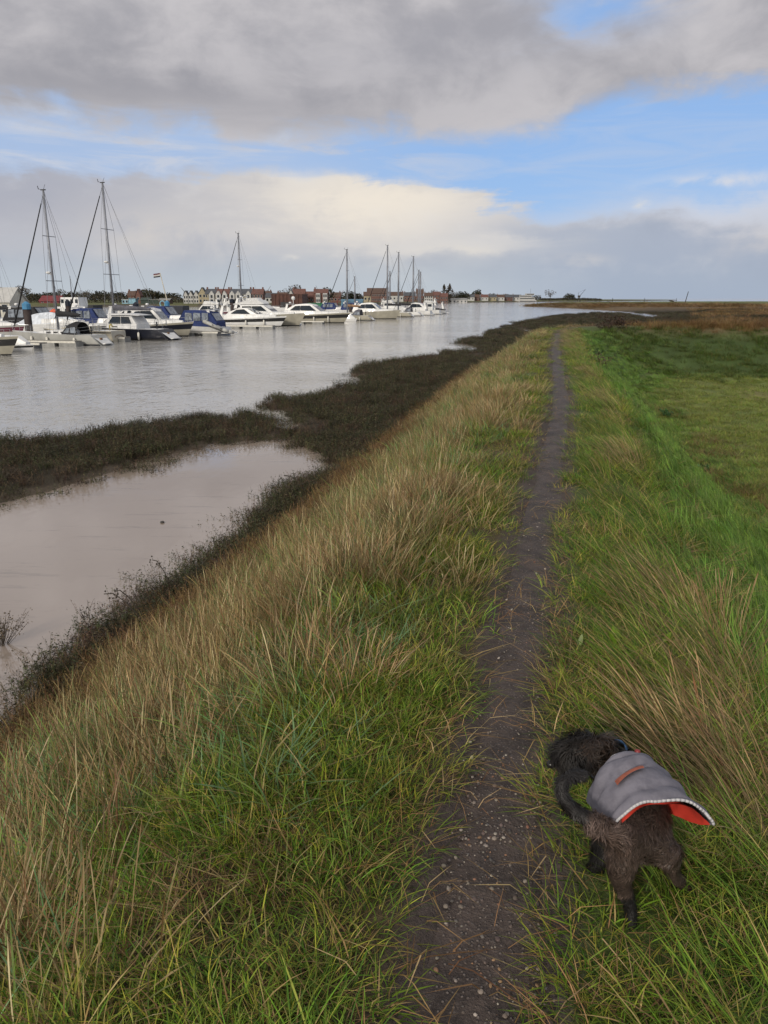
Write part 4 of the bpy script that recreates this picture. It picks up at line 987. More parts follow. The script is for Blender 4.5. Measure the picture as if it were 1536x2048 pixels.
def marina():
    # piles
    def pile(x, y, ytop, label, cap, rad=.36):
        P = px(x, y, WATER); T_ = pxd(x, ytop, P.y); r = empty('mooring_pile', (P.x, P.y, WATER)); KIDS[r.name] = []; tag(r, label, 'mooring pile', 'mooring piles')
        h = T_.z - WATER; MB().tube((0, 0, -1), (0, 0, h - .6), rad, rad, 10).build('shaft', M['pile'], r, True)
        c = MB(); c.tube((0, 0, h - .8), (0, 0, h - .25), rad * 1.12, rad * 1.12, 10); c.tube((0, 0, h - .25), (0, 0, h), rad * 1.12, rad * .35, 10); c.build('cap', M[cap], r)
    pile(61, 682, 603, 'stout dark pile with bright blue cap in front of the black canopied cruiser', 'cap', .40)
    pile(142, 668, 599, 'thin dark pile with dull blue cap before the white wheelhouse boat', 'navy', .30)
    pile(276, 664, 604, 'dark pile standing alone behind the navy motorsailer', 'navy', .36)
    pile(338, 658, 601, 'slim pile with turquoise cap beside the dark navy bow', 'cap', .32)
    pile(466, 642, 597, 'left of the twin piles near the black striped sports cruiser', 'navy', .46)
    pile(474, 642, 597, 'right of the twin piles near the black striped sports cruiser', 'black', .42)
    pile(701, 630, 607, 'short dark pile beside the yacht with the white covered stern', 'black', .42)
    # main pontoon behind the row and the finger pontoons
    r = empty('main_pontoon', px(20, 668, WATER)); KIDS[r.name] = []; tag(r, 'long grey floating walkway running behind the moored boats', 'pontoon')
    A = px(28, 672, WATER); Bp = px(830, 622, WATER); off = Vector((-11.5, 3.2, 0)); d = (Bp - A); L = d.length; rz = math.atan2(d.y, d.x)
    r.location = A + off; r.rotation_euler = (0, 0, rz)
    MB().box((L / 2, 0, .42), (L, 2.0, .14)).build('decking', M['timber'], r)
    for k in range(int(L / 6)): MB().box((3 + k * 6, 0, .1), (3.4, 1.8, .5)).build('float', M['concrete'], r)
    def finger(x, y, Lf, label, nf=2):
        P = px(x, y, WATER); r = boat_root('finger_pontoon', label, x, y, YAW, Lf, True, 'finger pontoons between the boats', 'pontoon')
        MB().box((0, 0, .48), (Lf, 1.0, .1)).build('decking', M['timber'], r); MB().box((0, -.53, .42), (Lf, .06, .18)).build('rubbing_strip', M['fender'], r)
        for k in range(nf): MB().box((Lf * (.5 - (k + .35) / nf * .9), 0, .12), (1.9, 1.1, .62)).build('float', M['concrete'], r)
    finger(88, 697, 5, 'grey finger pontoon end beside the white covered stern', 1)
    finger(158, 693, 8, 'finger pontoon along the white yacht with pale fenders', 3)
    finger(548, 658, 9, 'finger pontoon along the black striped sports cruiser', 3)
    finger(440, 672, 7, 'finger pontoon beyond the inflatable dinghy', 2)
    finger(650, 648, 8, 'finger pontoon along the hardtop cruiser', 2)
    finger(256, 684, 6, 'finger pontoon along the navy motorsailer', 2)
    # --- front row from left to right
    cruiser(22, 711, 9.5, 'white motor boat bow with a dark red black band at the left edge', 'sand', 'open', True, 'black', 1.0, 1.55, 'tarp', fend=(.1,))
    # tender with covered outboard
    r = boat_root('covered_tender', 'small white tender under a white cover by the finger pontoon', 64, 703, YAW, 3.2, True, None, 'boat')
    g = hull_grid(3.2, 1.5, .5, .62, .25, .9, .25, 0, .2); hull_parts(r, g, M['white'], M['white'], (M['black'], .6, .85))
    house_loft(r, 'cover', M['white'], [(-1.5, .75, .62, .5, .45), (-.8, 1.35, .66, .45, .45), (.4, 1.3, .62, .42, .5), (1.3, .8, .35, .25, .55)]); MB().box((-1.75, 0, .5), (.35, .4, .9)).build('outboard_motor', M['greyhull'], r)
    sailboat(216, 691, 10.2, 'white sailing yacht with black sprayhood and open sugar scoop stern', 'greyhull', 14.2, False, .35, radar=.42)
    r = sailboat(243, 685, 8.5, 'cream transomed old yacht stern between the white yacht and navy motorsailer', 'cream', 5.0, False, 1.0, cover=None, hood=None, transom_open=False, fs=1.15, fend=False, wheel=False, genoa='cream') if False else None
    # cream transom yacht: an old gaffer without visible mast
    r = boat_root('old_yacht', 'old cream yacht with flat transom and dark gold arched lettering', 240, 684, YAW, 8.6, False, G_S, 'sailing yacht'); g = hull_grid(8.6, 3.0, 1.15, 1.35, .6, .86, .7, .12, .1)
    hull_parts(r, g, M['cream'], M['white'], (M['black'], .82, .9), (M['black'], 0, .1)); s = g[0]
    house_loft(r, 'coachroof', M['cream'], [(-1.6, 1.6, .95, .85, 1.1), (1.2, 1.62, .9, .75, 1.1), (2.4, 1.45, .5, .4, 1.15)])
    tr = MB()
    for k in range(9):
        a = math.pi * (.16 + .68 * k / 8); tr.box((s[3][0] - .03, .85 * math.cos(a), .38 + .34 * math.sin(a)), (.02, .09, .1))
    for k in range(5): tr.box((s[3][0] - .03, -.24 + .12 * k, .34), (.02, .07, .05))
    tr.build('lettering', M['teak'], r)
    rails(r, g, -4.0, 3.6, .6, 1.6); b = MB(); pts = [(-4.0, .9 + .22 * math.cos(a), 1.55 + .28 * math.sin(a)) for a in [math.pi * (k / 6 - .2) for k in range(8)]]; b.path(pts, .06, 6); b.build('horseshoe_buoy', mat('yellow buoy', (.55, .42, .08), .6), r)
    fenders(r, g, (-3.6,), 1)
    sailboat(352, 680, 13.2, 'dark navy motorsailer with white deckhouse and stern ladder', 'navy', 16.3, False, .9, cover='greycanvas', hood=None, fs=1.15, fb=1.5, radar=.45, transom_open=True, deckhouse=True, fend=True, boot='black')
    cruiser(376, 673, 9.0, 'cream hulled motor boat bow with blue gunwale next to the navy stern', 'sand', 'hardtop', True, 'navy', 1.2, 1.75)
    cruiser(452, 670, 10.0, 'motor cruiser under a blue canvas canopy with clear windows', 'white', 'canopy', False, None, 1.0, 1.5, 'bluecanvas')
    P = px(438, 671, WATER); dinghy((P.x, P.y, WATER + .95), R(8), R(24), 'grey inflatable dinghy slung tilted across the blue canopied stern', 3.6)
    cruiser(404, 660, 10.5, 'second blue canopied cruiser with navy bimini behind the blue canopy boat', 'white', 'canopy', True, None, 1.3, 1.8, 'bluecanvas')
    cruiser(561, 653, 11.6, 'white sports cruiser with broad black band and curved side window', 'white', 'sport', True, 'black', 1.2, 1.65, fend=(.05, .3))
    P = px(588, 651, WATER); dinghy((P.x, P.y, WATER + .9), R(-15), R(40), 'small white dinghy hung up between two cruiser bows', 2.6, 'tender_dinghy', 'white')
    cruiser(598, 652, 12.5, 'pale flybridge cruiser with cream grey hull beside the hung up dinghy', 'sand', 'fly', True, None, 1.5, 2.1)
    cruiser(688, 646, 13.0, 'long hardtop cruiser with black band and satellite dome', 'sand', 'hardtop', True, 'black', 1.35, 1.9, dome=True, fend=(.1, .3))
    r = boat_root('covered_tender', 'white covered tender with dark markings right of the hardtop cruiser', 712, 643, YAW, 3.4, True, None, 'boat')
    g = hull_grid(3.4, 1.6, .5, .6, .25, .9, .2, 0, .2); hull_parts(r, g, M['white'], M['white']); house_loft(r, 'cover', M['white'], [(-1.6, .9, .65, .5, .45), (-.8, 1.5, .68, .45, .45), (.6, 1.4, .6, .4, .5), (1.5, .7, .3, .2, .55)])
    sailboat(748, 641, 10.5, 'sailing yacht with tan boom cover moored past the hardtop cruiser', 'sand', 14.0, False, .5, cover='teak', hood='greycanvas')
    cruiser(792, 638, 11.0, 'cream motor cruiser with white hardtop and flared bow', 'sand', 'hardtop', True, None, 1.4, 1.95)
    cruiser(742, 630, 9.0, 'cruiser with blue cockpit canopy behind the cream hardtop', 'white', 'canopy', True, None, 1.3, 1.7, 'bluecanvas')
    sailboat(828, 634, 12.0, 'tall masted sailing yacht with long dark boom', 'sand', 16.8, False, .8, cover='blackcanvas', hood=None)
    sailboat(846, 632, 11.5, 'sailing yacht with white stern beside the dark bow', 'white', 15.8, False, .9, cover='blackcanvas', hood='greycanvas')
    cruiser(862, 630.5, 9.5, 'white cabin boat near the end of the row', 'white', 'hardtop', False, None, 1.2, 1.6)
    sailboat(868, 629.5, 11.0, 'sailing yacht with lone bare mast near the row end', 'sand', 15.6, False, .6, cover=None, hood='bluecanvas')
    cruiser(880, 628.5, 9.0, 'white cruiser second from the outer end', 'white', 'fly', False, None, 1.2, 1.6)
    dd = cruiser(892, 627.5, 7.0, 'small white motor boat at the outer end of the row', 'white', 'open', False, None, 1.0, 1.3, 'blackcanvas')
    sailboat(873, 625.5, 10.0, 'distant sailing yacht with short mast past the cabin boat', 'white', 12.5, False, .4, cover=None, hood=None)
    sailboat(866, 625, 9.0, 'distant sailing yacht with reddish boom cover beyond the row', 'white', 13.2, False, .4, cover='maroon', hood=None)
    # --- second row beyond the pontoon
    cruiser(158, 671, 10.5, 'black canopied cruiser with white hardtop behind the stout pile', 'white', 'canopy', True, None, 1.4, 1.8, 'blackcanvas')
    cruiser(40, 676, 9.0, 'motor boat with grey hull and raked white windscreen at far left', 'greyhull', 'open', True, 'maroon', 1.1, 1.5, 'bluecanvas')
    cruiser(30, 664, 8.5, 'cream cabin boat behind the left edge motor boats', 'white', 'hardtop', True, None, 1.1, 1.5)
    sailboat(60, 655, 9.5, 'sailing yacht with lower mast at the far left', 'white', 14.4, False, .6, cover='blackcanvas', hood='greycanvas', radar=.6)
    r = cruiser(168, 672, 9.0, 'white boat under a crumpled pale tarpaulin behind the white yacht', 'white', 'open', True, None, 1.3, 1.7, 'tarp', arch=False)
    house_loft(r, 'boat_cover', M['tarp'], [(-4.2, 1.5, 1.3, 1.0, 1.1), (-2.2, 2.6, 1.4, .35, 1.2), (0, 2.8, 1.35, .3, 1.25), (2.0, 2.5, 1.0, .3, 1.4), (3.4, 1.9, .5, .3, 1.5)])
    cruiser(262, 668, 9.5, 'white cruiser with navy cockpit canopy behind the navy motorsailer', 'white', 'canopy', True, None, 1.2, 1.6, 'bluecanvas')
    cruiser(330, 664, 9.0, 'white cruiser with low cream cabin behind the navy deckhouse', 'white', 'sport', True, None, 1.3, 1.7)
    # white wheelhouse workboat with orange foredeck boats
    r = boat_root('workboat', 'white workboat with wheelhouse and portholes behind the yachts', 212, 652, YAW, 13, False, None, 'boat'); g = hull_grid(13, 4.2, 1.6, 2.0, .6, .9, 1.0, 0, .2)
    hull_parts(r, g, M['white'], M['white'], (M['red'], .8, .95)); 
    for k, (x0, x1, zz, hh, ww) in enumerate(((-4, 2.0, 1.6, 1.5, 1.5), (-2.6, 1.0, 3.1, 1.5, 1.2))):
        h_ = MB().box(((x0 + x1) / 2, 0, zz + hh / 2), (x1 - x0, ww * 2, hh), 0, .94).build('wheelhouse', M['white'], r)
        for q in range(4):
            for s in (1, -1): MB().box((x0 + (x1 - x0) * (q + .5) / 4, s * ww * .975, zz + hh * .58), (.5, .08, .6)).build('window', M['glass'], h_)
    MB().box((-4.8, 0, 2.4), (1.0, 2.6, 1.9)).build('aft_screen', M['black'], r); MB().tube((-.5, 0, 4.6), (-.5, 0, 8.0), .09, .05).build('mast', M['alu'], r)
    for k, x in enumerate((114, 133)):
        P = px(x, 646, WATER); q = empty('lifeboat', (P.x, P.y, WATER + 1.7), YAW); KIDS[q.name] = []
        tag(q, ['orange covered lifeboat left of the thin dark pile', 'orange covered lifeboat close behind the thin dark pile'][k], 'lifeboat', 'orange lifeboats')
        gg = hull_grid(2.3, 1.7, .35, .4, .7, .5, .2, 0, .1); hull_parts(q, gg, M['orange'], M['orange'], None, None); house_loft(q, 'canopy', M['orange'], [(-1.0, .5, .5, .35, .3), (-.3, .85, .7, .4, .3), (.5, .8, .6, .4, .3), (1.1, .45, .2, .15, .3)])
        MB().box((0, 0, -.7), (1.2, .6, .9)).build('cradle', M['white'], q)
    # dark navy bow and boat behind the blue cruiser
    r = boat_root('dark_barge_yacht', 'dark navy traditional boat with high bow left of the blue canopies', 398, 646, YAW, 13, False, None, 'boat'); g = hull_grid(13, 3.8, 1.6, 2.3, .6, .85, 1.2, 0, .2)
    hull_parts(r, g, M['navy'], M['navy']); house_loft(r, 'deckhouse', M['navy'], [(-4, 3.1, 1.3, 1.2, 1.5), (.5, 3.1, 1.3, 1.2, 1.5), (1.0, 2.3, 1.2, 1.0, 1.5)]); MB().tube((-.5, 0, 2.4), (.9, 0, 9.0), .11, .07).build('mast', M['cream'], r)
    b = MB(); b.add([(-.0, .02, 8.0), (1.25, .02, 8.1), (1.25, .02, 8.5), (0, .02, 8.45)], [(0, 1, 2, 3)]); 
    f = MB(); 
    for k, m in enumerate(('navy', 'render', 'maroon')):
        rows = [[(.9 + .18 * q, .06 * math.sin(q * 1.3), 8.25 + .24 * k + z - .02 * q) for z in (0, .24)] for q in range(9)]
        q = MB(); q.grid(rows); q.build('flag_band', M[m], r)
    pts = [(x_, 0, z_) for x_, z_ in ()]
    q = MB(); lp = [(2.0 + .55 * math.cos(a), -1.9, 3.4 + .55 * math.sin(a)) for a in [2 * math.pi * k / 12 for k in range(13)]]; q.path(lp, .12, 6); q.build('lifebuoy', M['lightblue'], r)
    # tall masts further in: the yacht behind the sports cruiser and others
    sailboat(540, 643, 11.0, 'sailing yacht whose tall mast stands behind the sports cruiser', 'white', 16.6, False, .5, cover='greycanvas', hood='maroon', radar=.6)
    sailboat(735, 622, 9.0, 'small distant yacht with thin mast right of the tan boom yacht', 'white', 12.0, False, .3, cover='bluecanvas', hood=None)
    sailboat(808, 620, 11.0, 'distant yacht with two part mast left of the tall pair', 'white', 14.6, False, .3, cover=None, hood=None)
    cruiser(520, 634, 10.5, 'white flybridge boat behind the twin piles', 'white', 'fly', True, 'maroon', 1.4, 1.8)
    cruiser(566, 636, 11.5, 'large white flybridge cruiser with radar arch before the rusty steel wall', 'white', 'fly', True, None, 1.9, 2.4)
    cruiser(700, 628, 9.5, 'white cruiser with teal canopy left of the short pile', 'white', 'canopy', True, None, 1.2, 1.6, 'bluecanvas')
    cruiser(640, 632, 9.0, 'white cruiser behind the hardtop with satellite dome', 'white', 'open', True, None, 1.2, 1.5, 'cream')
    cruiser(812, 626, 9.0, 'white cruiser among the masts', 'white', 'fly', True, None, 1.3, 1.7)
    cruiser(452, 640, 9.0, 'white motor boat with rails left of the twin piles', 'white', 'fly', False, None, 1.2, 1.6)
    # floating clubhouse on the far left
    P = px(12, 641, WATER); r = wall_block('clubhouse', 'pale panelled waterside clubhouse with hipped roof at left edge', 'building', None, P.x - 4, P.y, WATER + .9, 14, 8, 2.9, 2.6, M['house'], M['render'], 'x', 7, 1)
    MB().box((0, 0, -.5), (16, 10, .6)).build('platform', M['concrete'], r)
    # rusty steel wall of the dolphin or hopper
    P = px(575, 632, WATER); r = empty('sheet_pile_dolphin', (P.x, P.y, WATER), R(-4)); KIDS[r.name] = []; tag(r, 'big rusty brown steel block of sheet piling in the water', 'steel structure')
    w = 60 / FPX * P.y; n = 16
    for k in range(n): MB().box((-w / 2 + w * (k + .5) / n, -.18 * (k % 2), 2.35), (w / n * 1.02, .5, 6.3)).build('sheet_pile', M['rust'], r)
    MB().box((0, 4.2, 2.2), (w, 8, 6.2)).build('core', M['rust'], r); MB().box((-.5, -.5, 1.4), (2.2, .12, 4.2)).build('hatch', M['black'], r); MB().box((0, 4, 5.46), (w + .3, 8.8, .2)).build('capping', M['rust'], r)
marina()

# ------------------------------------------------------------------ grass, herbs, shrubs (what nobody could count)
def blade_tuft(name, n, rad, ln, wd, a0, a1, cols, seed, wind=None, wk=0.0, seg=4, mat_='grass', tipdark=None, flat=0.0, head=0.0):
    """a tuft of n tapering bent blades; wind: azimuth the blades lean to, wk how strongly"""
    r = np.random.default_rng(seed); V, F, K = [], [], []
    wts = np.array([c[3] for c in cols], float); wts /= wts.sum()
    for i in range(n):
        q = rad * math.sqrt(r.random()); th = r.uniform(0, 6.283); bx, by = q * math.cos(th), q * math.sin(th)
        L = r.uniform(*ln); W = r.uniform(*wd)
        ph = th + r.normal() * 0.9
        dx, dy = math.cos(ph) * (1 - wk), math.sin(ph) * (1 - wk)
        if wind is not None: dx += math.cos(wind) * wk; dy += math.sin(wind) * wk
        ph = math.atan2(dy, dx)
        s0 = r.uniform(*a0); s1 = s0 + r.uniform(*a1)
        side = ph + math.pi / 2 + r.normal() * 0.6; sx, sy = math.cos(side), math.sin(side)
        c = cols[r.choice(len(cols), p=wts)]; v = r.uniform(.7, 1.25); c = (c[0] * v, c[1] * v, c[2] * v)
        p = np.array([bx, by, -0.02]); k0 = len(V)
        for k in range(seg + 1):
            t = k / seg; w = W * (1 - t ** 2.2 * .92) * (0.7 + .6 * t if t < .5 else 1)
            if head and t > 0.75: w = max(w, W * head)
            if k < seg:
                V += [(p[0] - sx * w, p[1] - sy * w, p[2]), (p[0] + sx * w, p[1] + sy * w, p[2])]
                if k: F.append((k0 + 2 * k - 2, k0 + 2 * k - 1, k0 + 2 * k + 1, k0 + 2 * k))
                K += [c + (1,)] * 2
            else:
                V.append(tuple(p)); F.append((k0 + 2 * k - 2, k0 + 2 * k - 1, k0 + 2 * k)); K.append((tipdark if tipdark and r.random() < .5 else c) + (1,))
            a = s0 + (s1 - s0) * ((k + 1) / seg) ** 1.3; d = L / seg
            p = p + np.array([math.sin(a) * math.cos(ph), math.sin(a) * math.sin(ph), math.cos(a)]) * d
            p[2] = max(p[2], 0.012 * (1 + r.random()))
    o = bpy.data.objects.new(name, mesh_col(name, V, F, K, M[mat_])); return o
def herb_tuft(name, n, rad, ln, cols, seed, leaf=.012, per=7, spread=.35):
    """upright twiggy stems with small leaves"""
    r = np.random.default_rng(seed); V, F, K = [], [], []
    for i in range(n):
        q = rad * math.sqrt(r.random()); th = r.uniform(0, 6.283); p = np.array([q * math.cos(th), q * math.sin(th), -.03]); L = r.uniform(*ln)
        d = np.array([r.normal() * spread, r.normal() * spread, 1.0]); d /= np.linalg.norm(d)
        c = cols[r.integers(len(cols))]; v = r.uniform(.6, 1.3); c = (c[0] * v, c[1] * v, c[2] * v, 1)
        s = np.array([math.cos(th), math.sin(th), 0]) * .0028; e = p + d * L; k = len(V)
        V += [tuple(p - s), tuple(p + s), tuple(e + s * .4), tuple(e - s * .4)]; F.append((k, k + 1, k + 2, k + 3)); K += [c] * 4
        for j in range(per):
            t = r.uniform(.25, 1.0); a = p + d * L * t; z = leaf * r.uniform(.6, 1.5)
            b = r.normal(size=3); b[2] = abs(b[2]) * .8; b /= np.linalg.norm(b); f = np.cross(b, r.normal(size=3)); f /= np.linalg.norm(f)
            k = len(V); V += [tuple(a), tuple(a + b * z + f * z * .35), tuple(a + b * z * 2.2), tuple(a + b * z - f * z * .35)]; F.append((k, k + 1, k + 2, k + 3)); K += [c] * 4
    return bpy.data.objects.new(name, mesh_col(name, V, F, K, M['shrub']))

def scatter(rho0, r0, pw, rmin, rmax, zone, seed, azl=-35, azr=36, rho_min=0.0):
    """random ground points, thinned with distance; zone(X,Y,S,T,arm,ms,fb) gives the chance to keep each"""
    r = np.random.default_rng(seed); out = []
    a = rmin
    while a < rmax:
        b = min(a * 1.12 + .05, rmax); mid = (a + b) / 2
        rho = max(rho_min, min(rho0, rho0 * (r0 / mid) ** pw)); area = (b * b - a * a) / 2 * R(azr - azl); n = int(rho * area)
        if n:
            q = np.sqrt(r.uniform(a * a, b * b, n)); th = R(1) * r.uniform(azl, azr, n); out.append(np.stack([q * np.sin(th), q * np.cos(th)], 1))
        a = b
    P = np.concatenate(out); X, Y = P[:, 0], P[:, 1]
    Z, S, T, arm, ms, fb, od = heights(X, Y)
    w = zone(X, Y, S, T, arm, ms, fb, od, Z); k = r.random(len(X)) < w
    return X[k], Y[k], Z[k], S[k], T[k], r
def instance_object(name, label, variants, X, Y, Z, rz, sc_xy, sc_z, r, tilt=0.12, cat=None):
    n = len(X); col = bpy.data.collections.new(name + '_variants')
    for o in variants: col.objects.link(o)
    me = bpy.data.meshes.new(name); me.vertices.add(n); me.vertices.foreach_set('co', np.stack([X, Y, Z], 1).astype(np.float32).ravel())
    def attr(nm, typ, v, f): a = me.attributes.new(nm, typ, 'POINT'); a.data.foreach_set(f, v)
    rot = np.stack([r.normal(size=n) * tilt, r.normal(size=n) * tilt, rz], 1).astype(np.float32)
    attr('turn', 'FLOAT_VECTOR', rot.ravel(), 'vector'); attr('size', 'FLOAT_VECTOR', np.stack([sc_xy, sc_xy, sc_z], 1).astype(np.float32).ravel(), 'vector')
    attr('pick', 'INT', r.integers(0, len(variants), n).astype(np.int32), 'value')
    o = bpy.data.objects.new(name, me); C.objects.link(o); tag(o, label, cat, None, 'stuff')
    ng = bpy.data.node_groups.new(name, 'GeometryNodeTree'); ng.interface.new_socket('Geometry', in_out='INPUT', socket_type='NodeSocketGeometry'); ng.interface.new_socket('Geometry', in_out='OUTPUT', socket_type='NodeSocketGeometry')
    N, Lk = ng.nodes, ng.links; gi = N.new('NodeGroupInput'); go = N.new('NodeGroupOutput'); ip = N.new('GeometryNodeInstanceOnPoints'); ci = N.new('GeometryNodeCollectionInfo')
    ci.inputs['Collection'].default_value = col; ci.inputs['Separate Children'].default_value = True; ci.inputs['Reset Children'].default_value = True
    def na(nm, t): q = N.new('GeometryNodeInputNamedAttribute'); q.data_type = t; q.inputs['Name'].default_value = nm; return q.outputs['Attribute']
    e = N.new('FunctionNodeEulerToRotation'); Lk.new(na('turn', 'FLOAT_VECTOR'), e.inputs[0])
    Lk.new(gi.outputs[0], ip.inputs['Points']); Lk.new(ci.outputs[0], ip.inputs['Instance']); ip.inputs['Pick Instance'].default_value = True
    Lk.new(na('pick', 'INT'), ip.inputs['Instance Index']); Lk.new(e.outputs[0], ip.inputs['Rotation']); Lk.new(na('size', 'FLOAT_VECTOR'), ip.inputs['Scale'])
    Lk.new(ip.outputs[0], go.inputs[0]); md = o.modifiers.new('scatter', 'NODES'); md.node_group = ng
    COUNTS[name] = n
    return o
COUNTS = {}
TAN = [(.37, .285, .16, 4), (.29, .21, .115, 4), (.46, .38, .24, 2), (.20, .13, .068, 2.4), (.17, .19, .08, 1.4)]
BLUE = [(.125, .215, .085, 4), (.18, .27, .14, 3), (.18, .23, .075, 2.4), (.065, .115, .032, 2), (.33, .26, .14, 2)]
GREEN = [(.130, .215, .040, 4), (.175, .25, .055, 3), (.065, .115, .022, 3), (.26, .27, .075, 1.6), (.36, .28, .14, 1.3), (.17, .12, .06, .8)]
LUSH = [(.13, .215, .050, 4), (.16, .245, .065, 3), (.09, .155, .036, 3), (.22, .26, .09, 1)]
OLIVE = [(.19, .235, .065, 4), (.23, .245, .08, 3), (.14, .19, .045, 3), (.30, .25, .12, 1.2)]
YELLOWG = [(.28, .29, .065, 3), (.36, .29, .11, 2), (.18, .24, .05, 3), (.10, .16, .03, 2)]
SEEDY = [(.33, .245, .13, 4), (.39, .29, .165, 3), (.24, .165, .09, 3), (.46, .37, .22, 1.5), (.19, .20, .075, 2), (.27, .15, .08, 1)]
def vegetation():
    nz = lambda X, Y, s, f: fbm(X * f, Y * f, s)
    tan = [blade_tuft('dry_tuft', 44, .15, (.18, .52), (.0014, .0027), (.0, .30), (.1, .85), TAN, 100 + i, R(35), .30, 5, tipdark=(.22, .13, .07), head=1.0) for i in range(5)]
    blue = [blade_tuft('coarse_tuft', 34, .13, (.16, .40), (.0020, .0038), (.02, .40), (.3, 1.4), BLUE, 120 + i, R(40), .35, 5) for i in range(5)]
    short = [blade_tuft('verge_tuft', 60, .13, (.05, .17), (.0013, .0024), (.05, .8), (.3, 1.6), GREEN, 140 + i, None, 0, 4) for i in range(5)]
    yell = [blade_tuft('verge_tuft', 54, .13, (.04, .16), (.0012, .0022), (.05, .9), (.3, 1.6), YELLOWG, 150 + i, None, 0, 4) for i in range(3)]
    lush = [blade_tuft('slope_tuft', 60, .15, (.10, .30), (.0018, .0034), (.1, .5), (.3, 1.2), LUSH, 160 + i, R(150), .55, 4) for i in range(5)]
    dark = [blade_tuft('arm_tuft', 60, .2, (.12, .32), (.003, .006), (.1, .6), (.3, 1.2), [(.085, .13, .036, 4), (.065, .10, .028, 3), (.12, .15, .05, 2), (.16, .13, .06, 1.4)], 165 + i, R(150), .45, 3) for i in range(4)]
    field = [blade_tuft('field_tuft', 70, .22, (.05, .15), (.0018, .0034), (.1, .7), (.2, 1.1), OLIVE, 170 + i, R(150), .3, 3) for i in range(4)]
    wind = [blade_tuft('windswept_tuft', 34, .14, (.22, .54), (.0011, .0020), (.4, .95), (.2, .8), SEEDY, 180 + i, R(138), .74, 6, tipdark=(.20, .10, .06), head=1.5) for i in range(5)]
    windg = [blade_tuft('windswept_tuft', 34, .14, (.18, .40), (.0016, .003), (.4, .8), (.4, .9), GREEN, 190 + i, R(138), .75, 5) for i in range(3)]
    rust = [herb_tuft('herb', 46, .16, (.10, .32), [(.15, .085, .035), (.19, .12, .05), (.12, .095, .035), (.10, .055, .03)], 200 + i, .008, 7, .5) for i in range(4)]
    mar = [herb_tuft('marsh_bush', 60, .26, (.15, .45), [(.046, .054, .021), (.056, .045, .026), (.038, .050, .020), (.07, .05, .032), (.095, .09, .042), (.026, .026, .015)], 220 + i, .016, 8, .32) for i in range(5)]
    marb = [herb_tuft('marsh_bush', 50, .26, (.12, .38), [(.075, .046, .030), (.055, .036, .025), (.10, .068, .038), (.04, .03, .022)], 240 + i, .013, 7, .4) for i in range(4)]
    reed = [blade_tuft('reed_tuft', 60, .35, (.3, .8), (.005, .009), (.0, .4), (.1, .7), [(.22, .145, .075, 4), (.17, .105, .055, 4), (.28, .20, .11, 2), (.13, .10, .045, 2)], 260 + i, R(150), .3, 3) for i in range(3)]
    ndir = lambda n, r, w: r.normal(size=n) * w

    # left flank: straw coloured grass, patchy
    def clump(X, Y, k=.82): return 1 - k + k * sstep(nz(X, Y, 391, 3.2), .40, .58)
    def z_tan(X, Y, S, T, arm, ms, fb, od, Z):
        p = nz(X + .3 * Y, Y * .5, 301, .75); far = sstep(Y, 2.5, 8)
        e0 = 1.0 - .55 * sstep(Y, 2.5, 5.5); edge = sstep(-T, e0, e0 + .55) * sstep(-T, 4.75, 3.7)
        near_path = sstep(-T, .25, .5) * sstep(-T, 1.8, 1.2) * sstep(nz(X, Y, 309, 1.6), .47, .60) * .55
        return np.where((T < 0) & od, np.clip(edge * np.clip(sstep(p, .46, .63) * (.55 + .42 * far) + .06 + .20 * far, 0, 1) + near_path, 0, 1) * clump(X, Y), 0)
    X, Y, Z, S, T, r = scatter(95, 4.5, 1.15, 1.5, 62, z_tan, 1); n = len(X); dist = np.hypot(X, Y); g = 1 + np.clip(dist - 6, 0, 60) * .024
    instance_object('dry_grass', 'straw coloured dry grass over the left flank of the bank', tan, X, Y, Z, ndir(n, r, .7), g * r.uniform(.8, 1.25, n), r.uniform(.6, 1.12, n) * (1 - .25 * sstep(Y, 8, 20)) * (.55 + .45 * sstep(-T, .5, 1.4)), r, .10)
    def z_blue(X, Y, S, T, arm, ms, fb, od, Z):
        p = nz(X + .3 * Y, Y * .5, 301, .75); q = nz(X, Y, 305, 1.1)
        return np.where((T < 0) & od, np.clip(sstep(-T, .4, .9) * sstep(-T, 4.6, 3.4) * (.40 + .60 * sstep(p, .66, .46)) * (.45 + .55 * sstep(q, .35, .6)) * (1 - .35 * sstep(Y, 8, 20)) * clump(X + 5, Y, .8), 0, 1), 0)
    X, Y, Z, S, T, r = scatter(100, 4.5, 1.15, 1.45, 45, z_blue, 2); n = len(X); dist = np.hypot(X, Y); g = 1 + np.clip(dist - 6, 0, 60) * .024
    instance_object('coarse_grass', 'coarse blue green grass tangled in the straw on the left flank', blue, X, Y, Z, ndir(n, r, .8), g * r.uniform(.8, 1.3, n), r.uniform(.55, 1.1, n) * (.5 + .5 * sstep(-T, .5, 1.5)), r, .12)
    # both verges of the path
    def z_verge(X, Y, S, T, arm, ms, fb, od, Z):
        j = .06 * (nz(X, Y, 311, 2.5) - .5); a = np.abs(T) + j
        L_ = (T < 0) * sstep(a, .19, .29) * (1 - .75 * sstep(a, 1.3, 2.4)) * sstep(a, 5.0, 3.5)
        R_ = (T > 0) * sstep(a, .155, .24) * (1 - .5 * sstep(a, .8, 1.3)) * sstep(a, 1.3, .95)
        dog = sstep(np.hypot((X - .80) * 1.3, (Y - 1.75) * .7), .10, .30)
        return np.where(od & (arm < .7), np.clip(L_ + R_, 0, 1) * clump(X + 9, Y, .6) * (.30 + .70 * dog), 0)
    X, Y, Z, S, T, r = scatter(300, 3.0, 1.25, .8, 55, z_verge, 3); n = len(X); dist = np.hypot(X, Y); g = 1 + np.clip(dist - 4, 0, 60) * .03
